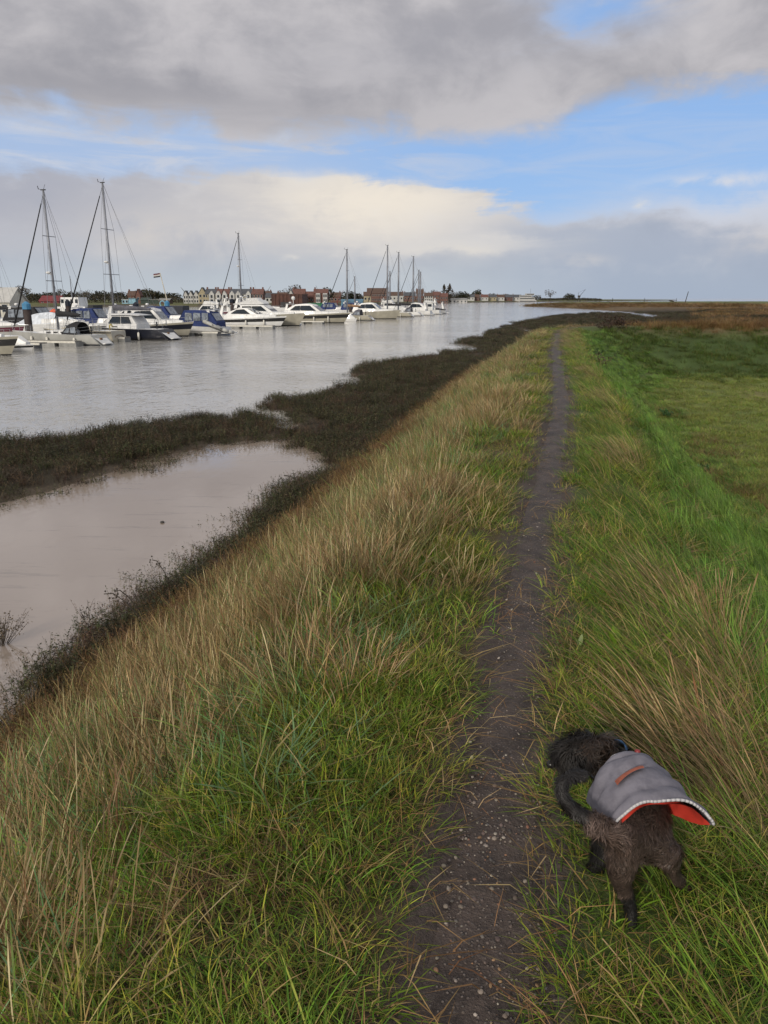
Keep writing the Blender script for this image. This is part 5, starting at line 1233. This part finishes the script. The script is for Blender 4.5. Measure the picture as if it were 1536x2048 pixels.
    instance_object('verge_grass', 'short green grass along both edges of the trodden path', short + yell, X, Y, Z, r.uniform(0, 6.28, n), g * r.uniform(.75, 1.25, n), r.uniform(.5, 1.25, n) * (.45 + .55 * sstep(np.abs(T), .18, .5)) * (.55 + .45 * sstep(np.hypot((X - .76) * 1.1, (Y - 1.6) * .6), .15, .45)), r, .15)
    # flattened dead thatch under everything on the bank
    th = [blade_tuft('thatch', 46, .17, (.08, .26), (.0012, .0024), (.9, 1.45), (.0, .35), [(.27, .19, .10, 4), (.19, .125, .065, 4), (.36, .28, .16, 2), (.10, .07, .04, 2)], 195 + i, None, 0, 3) for i in range(4)]
    X, Y, Z, S, T, r = scatter(90, 3.2, 1.3, .8, 24, lambda X, Y, S, T, arm, ms, fb, od, Z: np.where(od & (arm < .5), sstep(np.abs(T), .2, .34) * .7 * np.where(T < 0, sstep(-T, 5, 4), sstep(T, 1.9, 1.3)) * (.25 + .75 * sstep(nz(X, Y, 395, 2.1), .4, .6)), 0), 17); n = len(X)
    instance_object('thatch', 'flattened dead thatch between the living grass on the bank', th, X, Y, Z, r.uniform(0, 6.28, n), r.uniform(.7, 1.3, n), r.uniform(.5, 1.2, n), r, .1)
    # windswept seed grass on the right shoulder
    def z_wind(X, Y, S, T, arm, ms, fb, od, Z):
        p = nz(X, Y * .6, 321, .9); lo = .44 + .10 * sstep(Y, 3, 9); dd = np.minimum(np.minimum(np.hypot(X - .72, Y - 1.85), np.hypot(X - .95, Y - 1.75) + .06), np.hypot((X - .95) * .8, (Y - 1.42) * .9))
        near = sstep(T, lo, lo + .25) * sstep(T, 1.15, .88) * (sstep(p, .42, .58) * .92 + .06) * (.5 + .5 * sstep(T, .62, .95)) * (.05 + .95 * sstep(dd, .30, .50))
        farp = sstep(T, .2, .6) * sstep(T, 1.5, 1.1) * sstep(Y, 20, 27) * .5
        return np.where(od & (arm < .6), np.clip(near * (1 - .5 * sstep(Y, 11, 16)) + farp, 0, 1), 0)
    X, Y, Z, S, T, r = scatter(135, 4, 1.05, .8, 44, z_wind, 4); n = len(X); dist = np.hypot(X, Y); g = 1 + np.clip(dist - 6, 0, 60) * .02
    instance_object('windswept_grass', 'long reddish seed grass swept flat along the right shoulder', wind, X, Y, Z, ndir(n, r, .46), g * r.uniform(.8, 1.15, n), r.uniform(.7, 1.1, n) * (1 - .35 * sstep(Y, 10, 20)), r, .08)
    def z_windg(X, Y, S, T, arm, ms, fb, od, Z):
        return np.where(od & (arm < .6), sstep(T, .35, .6) * sstep(T, 1.15, .85) * .85 * (.03 + .97 * sstep(np.hypot(X - .76, (Y - 1.62) * .8), .26, .42)), 0)
    X, Y, Z, S, T, r = scatter(110, 4, 1.2, .8, 40, z_windg, 5); n = len(X); dist = np.hypot(X, Y); g = 1 + np.clip(dist - 6, 0, 60) * .02
    instance_object('shoulder_grass', 'green grass leaning under the seed grass on the right shoulder', windg, X, Y, Z, ndir(n, r, .3), g * r.uniform(.8, 1.2, n), r.uniform(.7, 1.1, n), r, .1)
    # inner flank
    def z_lush(X, Y, S, T, arm, ms, fb, od, Z):
        w = 3.9 + 4.8 * arm
        return np.where(od & (T > 0), sstep(T, .85, 1.2) * sstep(T, w + 1.3, w - .9) * sstep(arm, .95, .4), 0)
    X, Y, Z, S, T, r = scatter(120, 5, 1.1, .8, 60, z_lush, 6, -5, 36); n = len(X); dist = np.hypot(X, Y); g = 1 + np.clip(dist - 7, 0, 60) * .03
    instance_object('flank_grass', 'lush green grass combed down the inner flank of the bank', lush, X, Y, Z, ndir(n, r, .35), g * r.uniform(.8, 1.25, n), r.uniform(.5, 1.0, n) * (.5 + .8 * nz(X, Y, 331, .9)), r, .14)
    def z_dark(X, Y, S, T, arm, ms, fb, od, Z):
        return np.where(od & (T > 0), sstep(arm, .3, .8) * sstep(T, .6, 1.6) * sstep(T, 9.6, 7.4) * (.25 + .75 * sstep(nz(X + .7 * Y, Y, 335, .8), .40, .56)), 0)
    X, Y, Z, S, T, r = scatter(26, 30, 1, 22, 75, z_dark, 16, 5, 32); n = len(X)
    instance_object('tussock_grass', 'dark tussocky green grass on the slope of the far bend', dark, X, Y, Z, ndir(n, r, .5), r.uniform(.8, 1.5, n), r.uniform(.6, 1.5, n), r, .15)
    def z_field(X, Y, S, T, arm, ms, fb, od, Z):
        w = 3.9 + 4.8 * arm
        return np.where(od & (T > 0), sstep(T, w - 1.5, w + .8), 0)
    X, Y, Z, S, T, r = scatter(60, 8, 1.1, 3, 60, z_field, 7, 0, 32); n = len(X); dist = np.hypot(X, Y); g = 1 + np.clip(dist - 8, 0, 60) * .03
    instance_object('field_grass', 'short olive pasture at the foot of the inner flank', field, X, Y, Z, ndir(n, r, .5), g * r.uniform(.8, 1.3, n), r.uniform(.6, 1.2, n), r, .12)
    rough = [blade_tuft('rough_tuft', 60, .2, (.10, .30), (.0018, .0034), (.1, .8), (.3, 1.2), [(.20, .13, .07, 4), (.15, .10, .055, 3), (.24, .19, .09, 2), (.13, .14, .045, 2)], 168 + i, R(150), .4, 3) for i in range(3)]
    X, Y, Z, S, T, r = scatter(45, 9, 1, 5, 40, lambda X, Y, S, T, arm, ms, fb, od, Z: np.where(od & (T > 0), sstep(np.abs(T - 4.2 - .5 * np.sin(Y * .6)), .9, .3) * sstep(nz(X, Y, 397, .33), .46, .60), 0), 18, 5, 32); n = len(X)
    instance_object('rough_grass', 'brown rough grass in patches along the foot of the inner flank', rough, X, Y, Z, ndir(n, r, .5), r.uniform(.8, 1.5, n), r.uniform(.6, 1.3, n), r, .12)
    # top of the far arm
    def z_arm(X, Y, S, T, arm, ms, fb, od, Z): return np.where(od, sstep(S, S_END + 9, S_END + 18) * sstep(np.abs(T + .5), 2.6, 1.2) * (.45 + .55 * sstep(nz(X, Y, 341, .5), .4, .6)), 0)
    X, Y, Z, S, T, r = scatter(24, 40, 1, 34, 75, z_arm, 8, 6, 31); n = len(X)
    instance_object('arm_grass', 'tan tussock grass along the top of the far bend of the bank', reed, X, Y, Z, r.uniform(0, 6.28, n), r.uniform(.6, 1.1, n), r.uniform(.35, .75, n), r, .15)
    # foot of the left flank
    def z_rust(X, Y, S, T, arm, ms, fb, od, Z): return np.where((T < 0) & (arm < .5), sstep(-T, 3.2, 4.1) * sstep(-T, 5.4, 4.7) * (1 - .5 * sstep(Y, 18, 30)), 0)
    X, Y, Z, S, T, r = scatter(60, 8, 1.0, 4, 50, z_rust, 9); n = len(X); dist = np.hypot(X, Y); g = 1 + np.clip(dist - 8, 0, 60) * .02
    instance_object('bank_herbs', 'rusty brown low herbs along the foot of the left flank', rust, X, Y, Z, r.uniform(0, 6.28, n), g * r.uniform(.8, 1.4, n), r.uniform(.7, 1.4, n), r, .15)
    def z_marsh(X, Y, S, T, arm, ms, fb, od, Z):
        p = nz(X, Y, 351, .35); foot = (T < 0) & (arm < .5)
        m = np.where(~od, sstep(ms, -.75, -.3) * np.clip(.35 + 1.1 * sstep(p, .36, .54), 0, 1), 0)
        f = np.where(foot, sstep(-T, 4.5, 4.9) * sstep(-T, 5.75, 5.3), 0)
        return np.clip(np.maximum(m, f) * (fb < -50) * (Z > WATER - .42), 0, 1)
    X, Y, Z, S, T, r = scatter(26, 14, 1.25, 5, 265, z_marsh, 10); n = len(X); dist = np.hypot(X, Y); g = 1 + np.clip(dist - 14, 0, 140) * .014
    instance_object('marsh_shrubs', 'dark brown and olive saltmarsh shrubs along the water', mar + marb, X, Y, Z, r.uniform(0, 6.28, n), g * r.uniform(.7, 1.3, n), r.uniform(.4, 1.25, n) * (.6 + .7 * nz(X, Y, 355, .8)) * (1 - .15 * (T > -6.0) * (T < 0) * (Y < 20)), r, .15)
    # reeds and rough grass on the far marsh
    def z_far(X, Y, S, T, arm, ms, fb, od, Z): return np.where(~od & (fb < -50), sstep(ms, 1, 4) * sstep(far_side(X, Y), .3, .8) * sstep(nz(X * .3, Y, 361, .05), .38, .5), 0)
    X, Y, Z, S, T, r = scatter(1.0, 100, 1.6, 70, 480, z_far, 11, 3, 31); n = len(X); dist = np.hypot(X, Y)
    instance_object('far_marsh_grass', 'brown rough grass over the marsh beyond the bend', reed, X, Y, Z, r.uniform(0, 6.28, n), 1.6 * dist / 100 * r.uniform(.8, 1.3, n), r.uniform(.5, 1.1, n), r, .15)

    # loose straw and grit on the path
    sw = []
    for i in range(3): 
        q = blade_tuft('straw_stem', 4, .10, (.10, .34), (.0013, .0024), (1.42, 1.54), (.0, .12), [(.34, .23, .12, 3), (.26, .16, .08, 3), (.45, .35, .2, 1)], 400 + i, None, 0, 4); sw.append(q)
    X, Y, Z, S, T, r = scatter(170, 3.2, 1.3, .8, 14, lambda X, Y, S, T, arm, ms, fb, od, Z: sstep(np.abs(T), .36, .18) * (.14 + .6 * sstep(np.abs(T), .06, .18)), 12); n = len(X)
    instance_object('loose_straw', 'loose dead straw lying across the path', sw, X, Y, Z + .022, r.uniform(0, 6.28, n), r.uniform(.6, 1.2, n), r.uniform(.6, 1.2, n), r, .04)
    st = []
    for i, c in enumerate(((.17, .145, .12), (.11, .085, .075), (.20, .115, .07), (.25, .22, .19), (.065, .06, .06), (.055, .045, .04), (.085, .075, .07))):
        rr = np.random.default_rng(500 + i); bm = bmesh.new(); bmesh.ops.create_icosphere(bm, subdivisions=2, radius=1)
        sx = (1.0, rr.uniform(.65, 1), rr.uniform(.45, .7))
        for v in bm.verts: k = 1 + .22 * (rr.random() - .5); v.co = Vector((v.co.x * sx[0] * k, v.co.y * sx[1] * k, v.co.z * sx[2] * k))
        me = bpy.data.meshes.new('grit'); bm.to_mesh(me); bm.free()
        at = me.attributes.new('Col', 'FLOAT_COLOR', 'POINT'); at.data.foreach_set('color', np.array([c + (1,)] * len(me.vertices), np.float32).ravel()); me.materials.append(M['grit']); st.append(bpy.data.objects.new('grit', me))
    X, Y, Z, S, T, r = scatter(3600, 2.5, 1.6, .8, 16, lambda X, Y, S, T, arm, ms, fb, od, Z: sstep(np.abs(T + .03 * np.sin(Y * 3)), .17, .10) * np.clip(.15 + sstep(nz(X, Y, 371, 2.2), .42, .62), 0, 1), 13); n = len(X)
    z = np.clip(r.lognormal(-5.75, .5, n), .0012, .0085)
    instance_object('path_grit', 'small stones and grit trodden into the path', st, X, Y, Z + .012, r.uniform(0, 6.28, n), z, z, r, .3)
M['grit'] = leaf_material('grit', 1.0, .3, 0.0)
vegetation()
print('SCATTER', COUNTS)

def leafy_plant(name, label, p, n, size, ln, cols, seed, cat='plant', group=None, spread=.8, flat=.5):
    """a rosette of broad leaves"""
    r = np.random.default_rng(seed); root = empty(name, p); KIDS[root.name] = []; tag(root, label, cat, group)
    for i in range(n):
        th = r.uniform(0, 6.283); L = r.uniform(*ln); V, F, K = [], [], []; c = cols[r.integers(len(cols))]; pt = np.array([0., 0., 0.]); sx, sy = -math.sin(th), math.cos(th)
        for k in range(6):
            t = k / 5; w = size * math.sin(min(1, .12 + t * .88) * math.pi) ** .7 + .001; a = flat * .5 + flat * t * spread
            V += [(pt[0] - sx * w, pt[1] - sy * w, pt[2] + w * .3), tuple(pt), (pt[0] + sx * w, pt[1] + sy * w, pt[2] + w * .3)]; K += [c + (1,)] * 3
            if k: b = 3 * k; F += [(b - 3, b - 2, b + 1, b), (b - 2, b - 1, b + 2, b + 1)]
            pt = pt + np.array([math.cos(th) * math.sin(a), math.sin(th) * math.sin(a), math.cos(a)]) * L / 5
        o = bpy.data.objects.new('leaf', mesh_col('leaf', V, F, K, M['grass'])); C.objects.link(o); o.parent = root
def shrub(name, label, p, w, h, n, leaf, cols, seed, cat='shrub', group=None, stems=10):
    r0 = np.random.default_rng(seed); root = empty(name, p); KIDS[root.name] = []; tag(root, label, cat, group)
    tips = [(r0.normal() * w * .5, r0.normal() * w * .5, h * r0.uniform(.5, 1)) for _ in range(stems)]
    b = MB()
    for t in tips: b.tube((0, 0, -.1), t, .007 * h + .001, .002, 4)
    b.build('stem', M['bark'], root)
    def fn(r): t = tips[r.integers(len(tips))]; k = r.uniform(.3, 1.05); return (t[0] * k + r.normal() * .07 * w, t[1] * k + r.normal() * .07 * w, max(.0, t[2] * k + r.normal() * .05 * h))
    V, F, K = leaf_cloud(n, fn, leaf, cols, seed); o = bpy.data.objects.new('foliage', mesh_col('foliage', V, F, K, M['shrub'])); C.objects.link(o); o.parent = root
def single_plants():
    def at(x, y, Z): p = px(x, y, Z); return Vector((p.x, p.y, hz(p.x, p.y)))
    leafy_plant('dock_plant', 'pale green broad leaf standing at the right edge of the path', at(1157, 1310, -.05), 2, .011, (.06, .085), [(.24, .27, .14)], 1, flat=.4, group='broad leaved plants by the path')
    leafy_plant('dock_plant', 'yellow green broad leaves right of the pale leaf beside the path', at(1228, 1320, -.1), 4, .016, (.10, .15), [(.17, .26, .05)], 2, flat=.6, group='broad leaved plants by the path')
    leafy_plant('dock_plant', 'green broad leaves below the dry seed grass on the shoulder', at(1320, 1330, -.15), 4, .016, (.10, .14), [(.15, .25, .05)], 3, flat=.7, group='broad leaved plants by the path')
    D = [(.06, .035, .025), (.04, .028, .02), (.08, .05, .03)]; G = [(.05, .10, .03), (.035, .07, .022)]
    shrub('dead_shrub', 'dark brown dead shrub at the top of the inner flank', at(1240, 672, -.6), 1.6, .9, 700, .05, D, 5, 'shrub', 'brown shrubs on the inner flank', 16)
    shrub('dead_shrub', 'second brown shrub just left of the dark dead shrub', at(1215, 664, -.3), 1.2, .6, 400, .05, D, 6, 'shrub', 'brown shrubs on the inner flank', 12)
    shrub('dead_shrub', 'brown low stalks below the green weeds on the shoulder', at(1200, 742, -.5), .8, .45, 260, .03, D, 7, 'shrub', 'brown shrubs on the inner flank', 14)
    shrub('weed_plant', 'dark green leafy weeds on the shoulder near the far end of the path', at(1185, 708, -.3), .6, .3, 200, .05, G, 8, 'plant', 'dark green weeds on the inner flank', 10)
    shrub('weed_plant', 'dark green weed lower down beside the brown stalks', at(1236, 738, -1.2), .4, .3, 90, .05, G, 9, 'plant', 'dark green weeds on the inner flank', 6)
    shrub('weed_plant', 'dark weed at the foot of the inner flank, upper one of two', at(1337, 828, -2.3), .45, .3, 110, .05, G, 10, 'plant', 'dark green weeds on the inner flank', 6)
    shrub('weed_plant', 'dark weed at the foot of the inner flank, lower one of two', at(1403, 945, -2.3), .4, .25, 100, .04, G, 11, 'plant', 'dark green weeds on the inner flank', 6)
    shrub('drowned_bush', 'dark twiggy bush standing in the tidal pool at the left edge', px(2, 1290, WATER + .1), .38, .42, 620, .013, [(.11, .075, .045), (.075, .052, .034)], 12, 'bush', None, 26)
    for k, (x, y, tx, ty, lab) in enumerate(((612, 985, 568, 952, 'dry bent stalk with seed heads reaching over the upper pool'), (345, 1180, 305, 1120, 'dry stalk with dark flower head leaning over the pool'), (280, 1225, 228, 1184, 'dry branching stalk leaning low over the pool'), (285, 1240, 208, 1188, 'forked dry stalk just below the low leaning stalk'))):
        p = px(x, y, -2.45); e = pxd(tx, ty, p.y + .1); root = empty('dry_stalk', p); KIDS[root.name] = []; tag(root, lab, 'plant', 'dry stalks over the pool')
        d = e - p; b = MB(); pts = [Vector((0, 0, 0)), d * .4 + Vector((0, 0, .1)), d * .75 + Vector((0, 0, .1)), d]; b.path(pts, .007, 4); b.build('stalk', M['bark'], root)
        h = MB(); rr = random.Random(k)
        for q in range(7): c = d * rr.uniform(.7, 1.0) + Vector((rr.uniform(-.05, .05), 0, rr.uniform(-.02, .1))); h.ball(c, .016, 5)
        h.build('seed_head', M['bark'], root)
single_plants()

# ------------------------------------------------------------------ the dog
def skin_mesh(name, nodes, edges, root_i, levels=2):
    me = bpy.data.meshes.new(name + '_skeleton'); me.from_pydata([n[:3] for n in nodes], edges, [])
    o = bpy.data.objects.new(name + '_skeleton', me); C.objects.link(o)
    sk = o.modifiers.new('skin', 'SKIN'); sk.use_smooth_shade = True; sk.branch_smoothing = .6
    if not me.skin_vertices:
        bm = bmesh.new(); bm.from_mesh(me); bm.verts.layers.skin.verify(); bm.to_mesh(me); bm.free()
    for i, n in enumerate(nodes):
        v = me.skin_vertices[0].data[i]; v.radius = (n[3], n[4] if len(n) > 4 else n[3]); v.use_root = (i == root_i)
    ss = o.modifiers.new('sub', 'SUBSURF'); ss.levels = levels; ss.render_levels = levels
    dg = bpy.context.evaluated_depsgraph_get(); dg.update(); ev = o.evaluated_get(dg)
    out = bpy.data.meshes.new_from_object(ev); bpy.data.objects.remove(o); bpy.data.meshes.remove(me); out.name = name
    return out
def fur_material():
    m = bpy.data.materials.new('fur'); m.use_nodes = True; g = NG(m.node_tree); p = g.n['Principled BSDF']
    a = g.new('ShaderNodeAttribute', attribute_name='Col'); g.l.new(a.outputs['Color'], p.inputs['Base Color'])
    p.inputs['Roughness'].default_value = .55; p.inputs['Specular IOR Level'].default_value = .35; return m
def make_dog():
    P = lambda x, y, Z: tuple(px(x, y, Z))
    gz = lambda x, y: hz(x, y)
    nodes = [P(1288, 1678, .238) + (.082, .080),          # 0 pelvis
             P(1275, 1622, .238) + (.084, .090),          # 1 loin
             P(1250, 1568, .245) + (.092, .105),          # 2 chest
             P(1228, 1530, .275) + (.068, .075),          # 3 neck base
             P(1208, 1506, .315) + (.062, .062),          # 4 neck
             P(1180, 1500, .325) + (.082, .080),          # 5 skull
             P(1132, 1514, .290) + (.050, .048),          # 6 muzzle
             P(1108, 1528, .262) + (.038, .036),          # 7 nose end
             P(1222, 1664, .295) + (.030,),               # 8 tail root
             P(1188, 1642, .325) + (.021,),               # 9
             P(1148, 1622, .345) + (.018,), P(1124, 1594, .37) + (.017,), P(1123, 1566, .395) + (.017,), P(1144, 1548, .405) + (.016,), P(1172, 1552, .395) + (.012,),   # 10-14
             P(1240, 1718, .165) + (.045, .052),          # 15 left thigh
             P(1243, 1766, .085) + (.027,),               # 16 left stifle
             P(1260, 1806, .020) + (.019,),               # 17 left hock
             P(1263, 1858, -.05) + (.017,),              # 18 left pastern
             P(1268, 1884, -.095) + (.026, .022),         # 19 left foot
             P(1336, 1700, .18) + (.046, .050),          # 20 right thigh
             P(1340, 1726, .11) + (.026,),                # 21
             P(1346, 1750, .045) + (.019,),               # 22 right hock
             P(1372, 1772, -.05) + (.021,), P(1388, 1780, -.085) + (.024, .02),   # 23, 24 right foot
             P(1216, 1640, .13) + (.046,),                # 25 left shoulder/elbow (in front, below the chest)
             P(1206, 1700, .04) + (.030,), P(1192, 1738, -.03) + (.025,), P(1176, 1756, -.062) + (.028, .022),  # 26-28 left front paw
             P(1305, 1640, .12) + (.046,), P(1310, 1690, .03) + (.028,), P(1312, 1722, -.06) + (.024,),       # 29-31 right foreleg
             P(1197, 1500, .345) + (.030, .016), P(1202, 1532, .270) + (.030, .014),      # 32,33 ear near side
             P(1148, 1478, .345) + (.026, .014), P(1138, 1490, .285) + (.02, .012)]       # 34,35 other ear
    edges = [(0, 1), (1, 2), (2, 3), (3, 4), (4, 5), (5, 6), (6, 7), (0, 8), (8, 9), (9, 10), (10, 11), (11, 12), (12, 13), (13, 14), (0, 15), (15, 16), (16, 17), (17, 18), (18, 19),
             (0, 20), (20, 21), (21, 22), (22, 23), (23, 24), (2, 25), (25, 26), (26, 27), (27, 28), (2, 29), (29, 30), (30, 31), (5, 32), (32, 33), (5, 34), (34, 35)]
    me = skin_mesh('dog', nodes, edges, 0)
    root = bpy.data.objects.new('dog', me); C.objects.link(root); KIDS[root.name] = []
    tag(root, 'dark curly haired dog in a grey quilted coat looking left beside the path', 'dog')
    n = len(me.vertices); co = np.zeros(n * 3); me.vertices.foreach_get('co', co); co = co.reshape(-1, 3)
    nd = np.array([q[:3] for q in nodes])
    def pigment(p):
        d = np.linalg.norm(nd - p, axis=1); i = int(np.argmin(d))
        if i in (5, 6, 7, 4, 3, 32, 33, 34, 35): return (.011, .009, .008) if i not in (32, 33) else (.034, .022, .016)
        if i in (10, 11, 12, 13, 14): return (.016, .014, .014)
        if i in (17, 18, 19, 24, 26, 27, 28, 31, 30): return (.010, .009, .009)
        if i in (8, 9): return (.085, .058, .048)
        return (.060, .042, .034)
    base = np.array([pigment(p) for p in co]); me.materials.append(fur_material())
    at = me.attributes.new('Col', 'FLOAT_COLOR', 'POINT'); at.data.foreach_set('color', np.concatenate([base * .8, np.ones((n, 1))], 1).astype(np.float32).ravel())
    # fur: curved tapering strands over the whole skin
    me.calc_loop_triangles(); r = np.random.default_rng(77)
    tri = np.array([t.vertices[:] for t in me.loop_triangles]); nrm = np.array([t.normal[:] for t in me.loop_triangles]); ar = np.array([t.area for t in me.loop_triangles])
    N = 44000; pick = r.choice(len(tri), N, p=ar / ar.sum()); w = r.dirichlet((1, 1, 1), N)
    pos = (co[tri[pick]] * w[:, :, None]).sum(1); no = nrm[pick]; cl = (base[tri[pick]] * w[:, :, None]).sum(1)
    near = np.array([np.argmin(np.linalg.norm(nd - p, axis=1)) for p in pos])
    SL = {0: .020, 1: .02, 2: .012, 15: .012, 20: .012, 16: .009, 21: .009, 17: .007, 18: .007, 22: .007, 23: .007, 19: .007, 24: .007, 28: .008, 27: .008, 8: .016, 9: .022, 5: .040, 4: .036, 3: .032, 6: .034, 7: .016, 32: .034, 33: .034, 34: .03, 35: .03}
    ln = np.array([SL.get(int(k), .018) for k in near]) * r.uniform(.5, 1.3, N)
    ln = np.where(np.isin(near, [10, 11, 12, 13, 14]), .013 * r.uniform(.6, 1.2, N), ln)
    swirl = np.stack([fbm(pos[:, 0] * 28, pos[:, 2] * 28 + pos[:, 1] * 19, s, 2) - .5 for s in (601, 607, 613)], 1) * 3.4
    flow = np.array([0, -.55, -.8]) + swirl
    flow = flow - no * (flow * no).sum(1)[:, None]; flow /= np.linalg.norm(flow, axis=1)[:, None] + 1e-6
    side = np.cross(no, flow); V, F, K = [], [], []
    cv = r.uniform(.45, 1.5, N); hi = r.random(N) < .14
    curl = r.uniform(-.8, .8, N)
    for i in range(N):
        L = ln[i]; k = len(V); p = pos[i] - no[i] * .003; s = side[i]; wd = .0009 * (1.2 if L > .025 else 1)
        c = cl[i] * cv[i] * (1.9 if hi[i] else 1)
        for j, (u, f, cq) in enumerate(((0, 0, 0), (.45, .35, .10), (.62, .95, .5))):
            q = p + no[i] * L * u + flow[i] * L * f + s * L * cq * curl[i]; ww = wd * (1, .9, .5)[j]
            V += [q - s * ww, q + s * ww]; K += [(c[0], c[1], c[2], 1)] * 2
        q = p + no[i] * L * .55 + flow[i] * L * 1.35 + s * L * 1.0 * curl[i]; V.append(q); K.append((c[0], c[1], c[2], 1))
        F += [(k, k + 1, k + 3, k + 2), (k + 2, k + 3, k + 5, k + 4), (k + 4, k + 5, k + 6)]
    fu = bpy.data.objects.new('fur', mesh_col('fur', V, F, K, me.materials[0])); C.objects.link(fu); fu.parent = root; fu['kind'] = 'stuff'
    # nose and eyes
    b = MB(); q = Vector(nodes[7][:3]); d = (q - Vector(nodes[6][:3])).normalized(); b.ball(q + d * .012 + Vector((0, 0, .006)), .015, 8, .8); b.build('nose', mat('wet nose', (.012, .011, .011), .25), root, True)
    e5, e6 = Vector(nodes[5][:3]), Vector(nodes[6][:3]); fw = (e6 - e5).normalized(); sd_ = fw.cross(Vector((0, 0, 1))).normalized(); up = sd_.cross(fw)
    em = mat('dark eye', (.012, .008, .006), .08)
    for s in (1, -1): MB().ball(e5 + fw * .062 + sd_ * s * .036 + up * .020, .010, 8).build('eye', em, root, True)
    # quilted coat: rings along the back, open under the belly
    rings = [(.680, 1.905, .300, .060, .056, 1.7), (.674, 1.88, .288, .082, .076, 1.85), (.667, 1.855, .270, .106, .102, 1.95), (.670, 1.805, .260, .118, .112, 1.85), (.674, 1.755, .255, .124, .114, 1.75), (.678, 1.71, .252, .127, .112, 1.62), (.680, 1.685, .252, .129, .112, 1.55)]
    K_, A_ = 26, 34; rk = np.linspace(0, len(rings) - 1, K_); RG = np.array(rings)
    rg = np.stack([np.interp(rk, range(len(rings)), RG[:, j]) for j in range(6)], 1)
    def coat_pt(i, j, off):
        x, y, z, a, b_, sp = rg[i]; x += .008; t = -1 + 2 * j / (A_ - 1); th = t * sp * (.84 if t < 0 else .97)
        u = i / (K_ - 1); fl = max(0, u - .45) * max(0, t - .15) ** 1.5
        puff = .014 * abs(math.sin(u * math.pi * 4.0 + .5 * math.sin(th * 2))) ** .6 - .002
        wr = .0045 * math.sin(th * 7 + i * .9 + 1.5 * math.sin(i * .5)) * (1 - abs(u - .5))
        o = off + puff * (1 if off >= 0 else 0) + wr
        a = a * (.84 if t < 0 else 1.0)
        return (x + (a + o + fl * .05) * math.sin(th), y + .018 * math.sin(th * 1.3) * u - .012 * u * (abs(t) > .8), z + (b_ + o) * math.cos(th) + fl * .085)
    cm = bpy.data.materials.new('grey quilted cloth'); cm.use_nodes = True; g = NG(cm.node_tree); p = g.n['Principled BSDF']; O = g.new('ShaderNodeTexCoord').outputs['Object']
    g.l.new(g.mix(g.ss(g.noise(O, 24, 5, .6), .35, .65), (.110, .105, .130), (.150, .143, .172)), p.inputs['Base Color']); p.inputs['Roughness'].default_value = .8
    bp = g.new('ShaderNodeBump'); bp.inputs['Strength'].default_value = .5; bp.inputs['Distance'].default_value = .004; g.l.new(g.m('ADD', g.noise(O, 45, 4, .6), g.m('MULTIPLY', g.noise(O, 600, 2), .15)), bp.inputs['Height']); g.l.new(bp.outputs[0], p.inputs['Normal'])
    b = MB(); b.grid([[coat_pt(i, j, .010) for j in range(A_)] for i in range(K_)]); coat = b.build('coat', cm, root, True)
    lin_ = MB(); lin_.grid([[coat_pt(i, j, -.002) for j in range(A_)] for i in range(3, K_)]); lin_.build('lining', mat('orange lining', (.52, .035, .018), .75, .1, 20), coat, True)
    wm = mat('white knitted binding', (.50, .49, .50), .85, .35, 140, .3, col2=(.38, .37, .39))
    t = MB(); t.path([coat_pt(K_ - 1, j, .006) for j in range(A_)], .0040, 6); t.build('hem_trim', wm, coat, True)
    t = MB(); t.path([coat_pt(0, j, .006) for j in range(A_)], .0045, 6); t.build('neck_trim', wm, coat, True)
    sm = mat('dark stitching', (.05, .045, .055), .9)
    for i in (7, 13, 19):
        t = MB(); t.path([coat_pt(i, j, .0085) for j in range(A_)], .0011, 4); t.build('seam', sm, coat)
    def lab_pt(i, j):
        p0, p1 = Vector(coat_pt(int(i), j, .021)), Vector(coat_pt(min(K_ - 1, int(i) + 1), j, .021)); return tuple(p0.lerp(p1, i - int(i)))
    lb = MB(); rows = [[lab_pt(15.2 + a * 1.0 - .34 * c, 10.2 + c * 1.0 if False else 10 + c) for c in range(8)] for a in (0, .6, 1.3, 2)]
    lb.grid(rows); lb.build('label_patch', mat('orange leather patch', (.33, .085, .04), .6, .2, 40), coat, True)
    bt = MB(); q = coat_pt(2, 19, .014); bt.ball(q, .009, 8, .6); bt.build('button', mat('red button', (.20, .02, .02), .4), coat, True)
    # collar
    c3, c4 = Vector(nodes[3][:3]), Vector(nodes[4][:3]); ax = (c4 - c3).normalized(); cc = c3.lerp(c4, .55) + Vector((0, 0, -.006)); a = ax.orthogonal().normalized(); bb = ax.cross(a); rows = []
    for k in range(2): rows.append([tuple(cc + ax * (.028 * (k - .5)) + a * .069 * math.cos(2 * math.pi * j / 20) + bb * .069 * math.sin(2 * math.pi * j / 20)) for j in range(20)])
    cb = MB(); cb.grid(rows, True); co_ = cb.build('collar', mat('blue webbing collar', (.05, .12, .26), .7, .2, 60), root, True)
    m = co_.modifiers.new('thick', 'SOLIDIFY'); m.thickness = .004
make_dog()
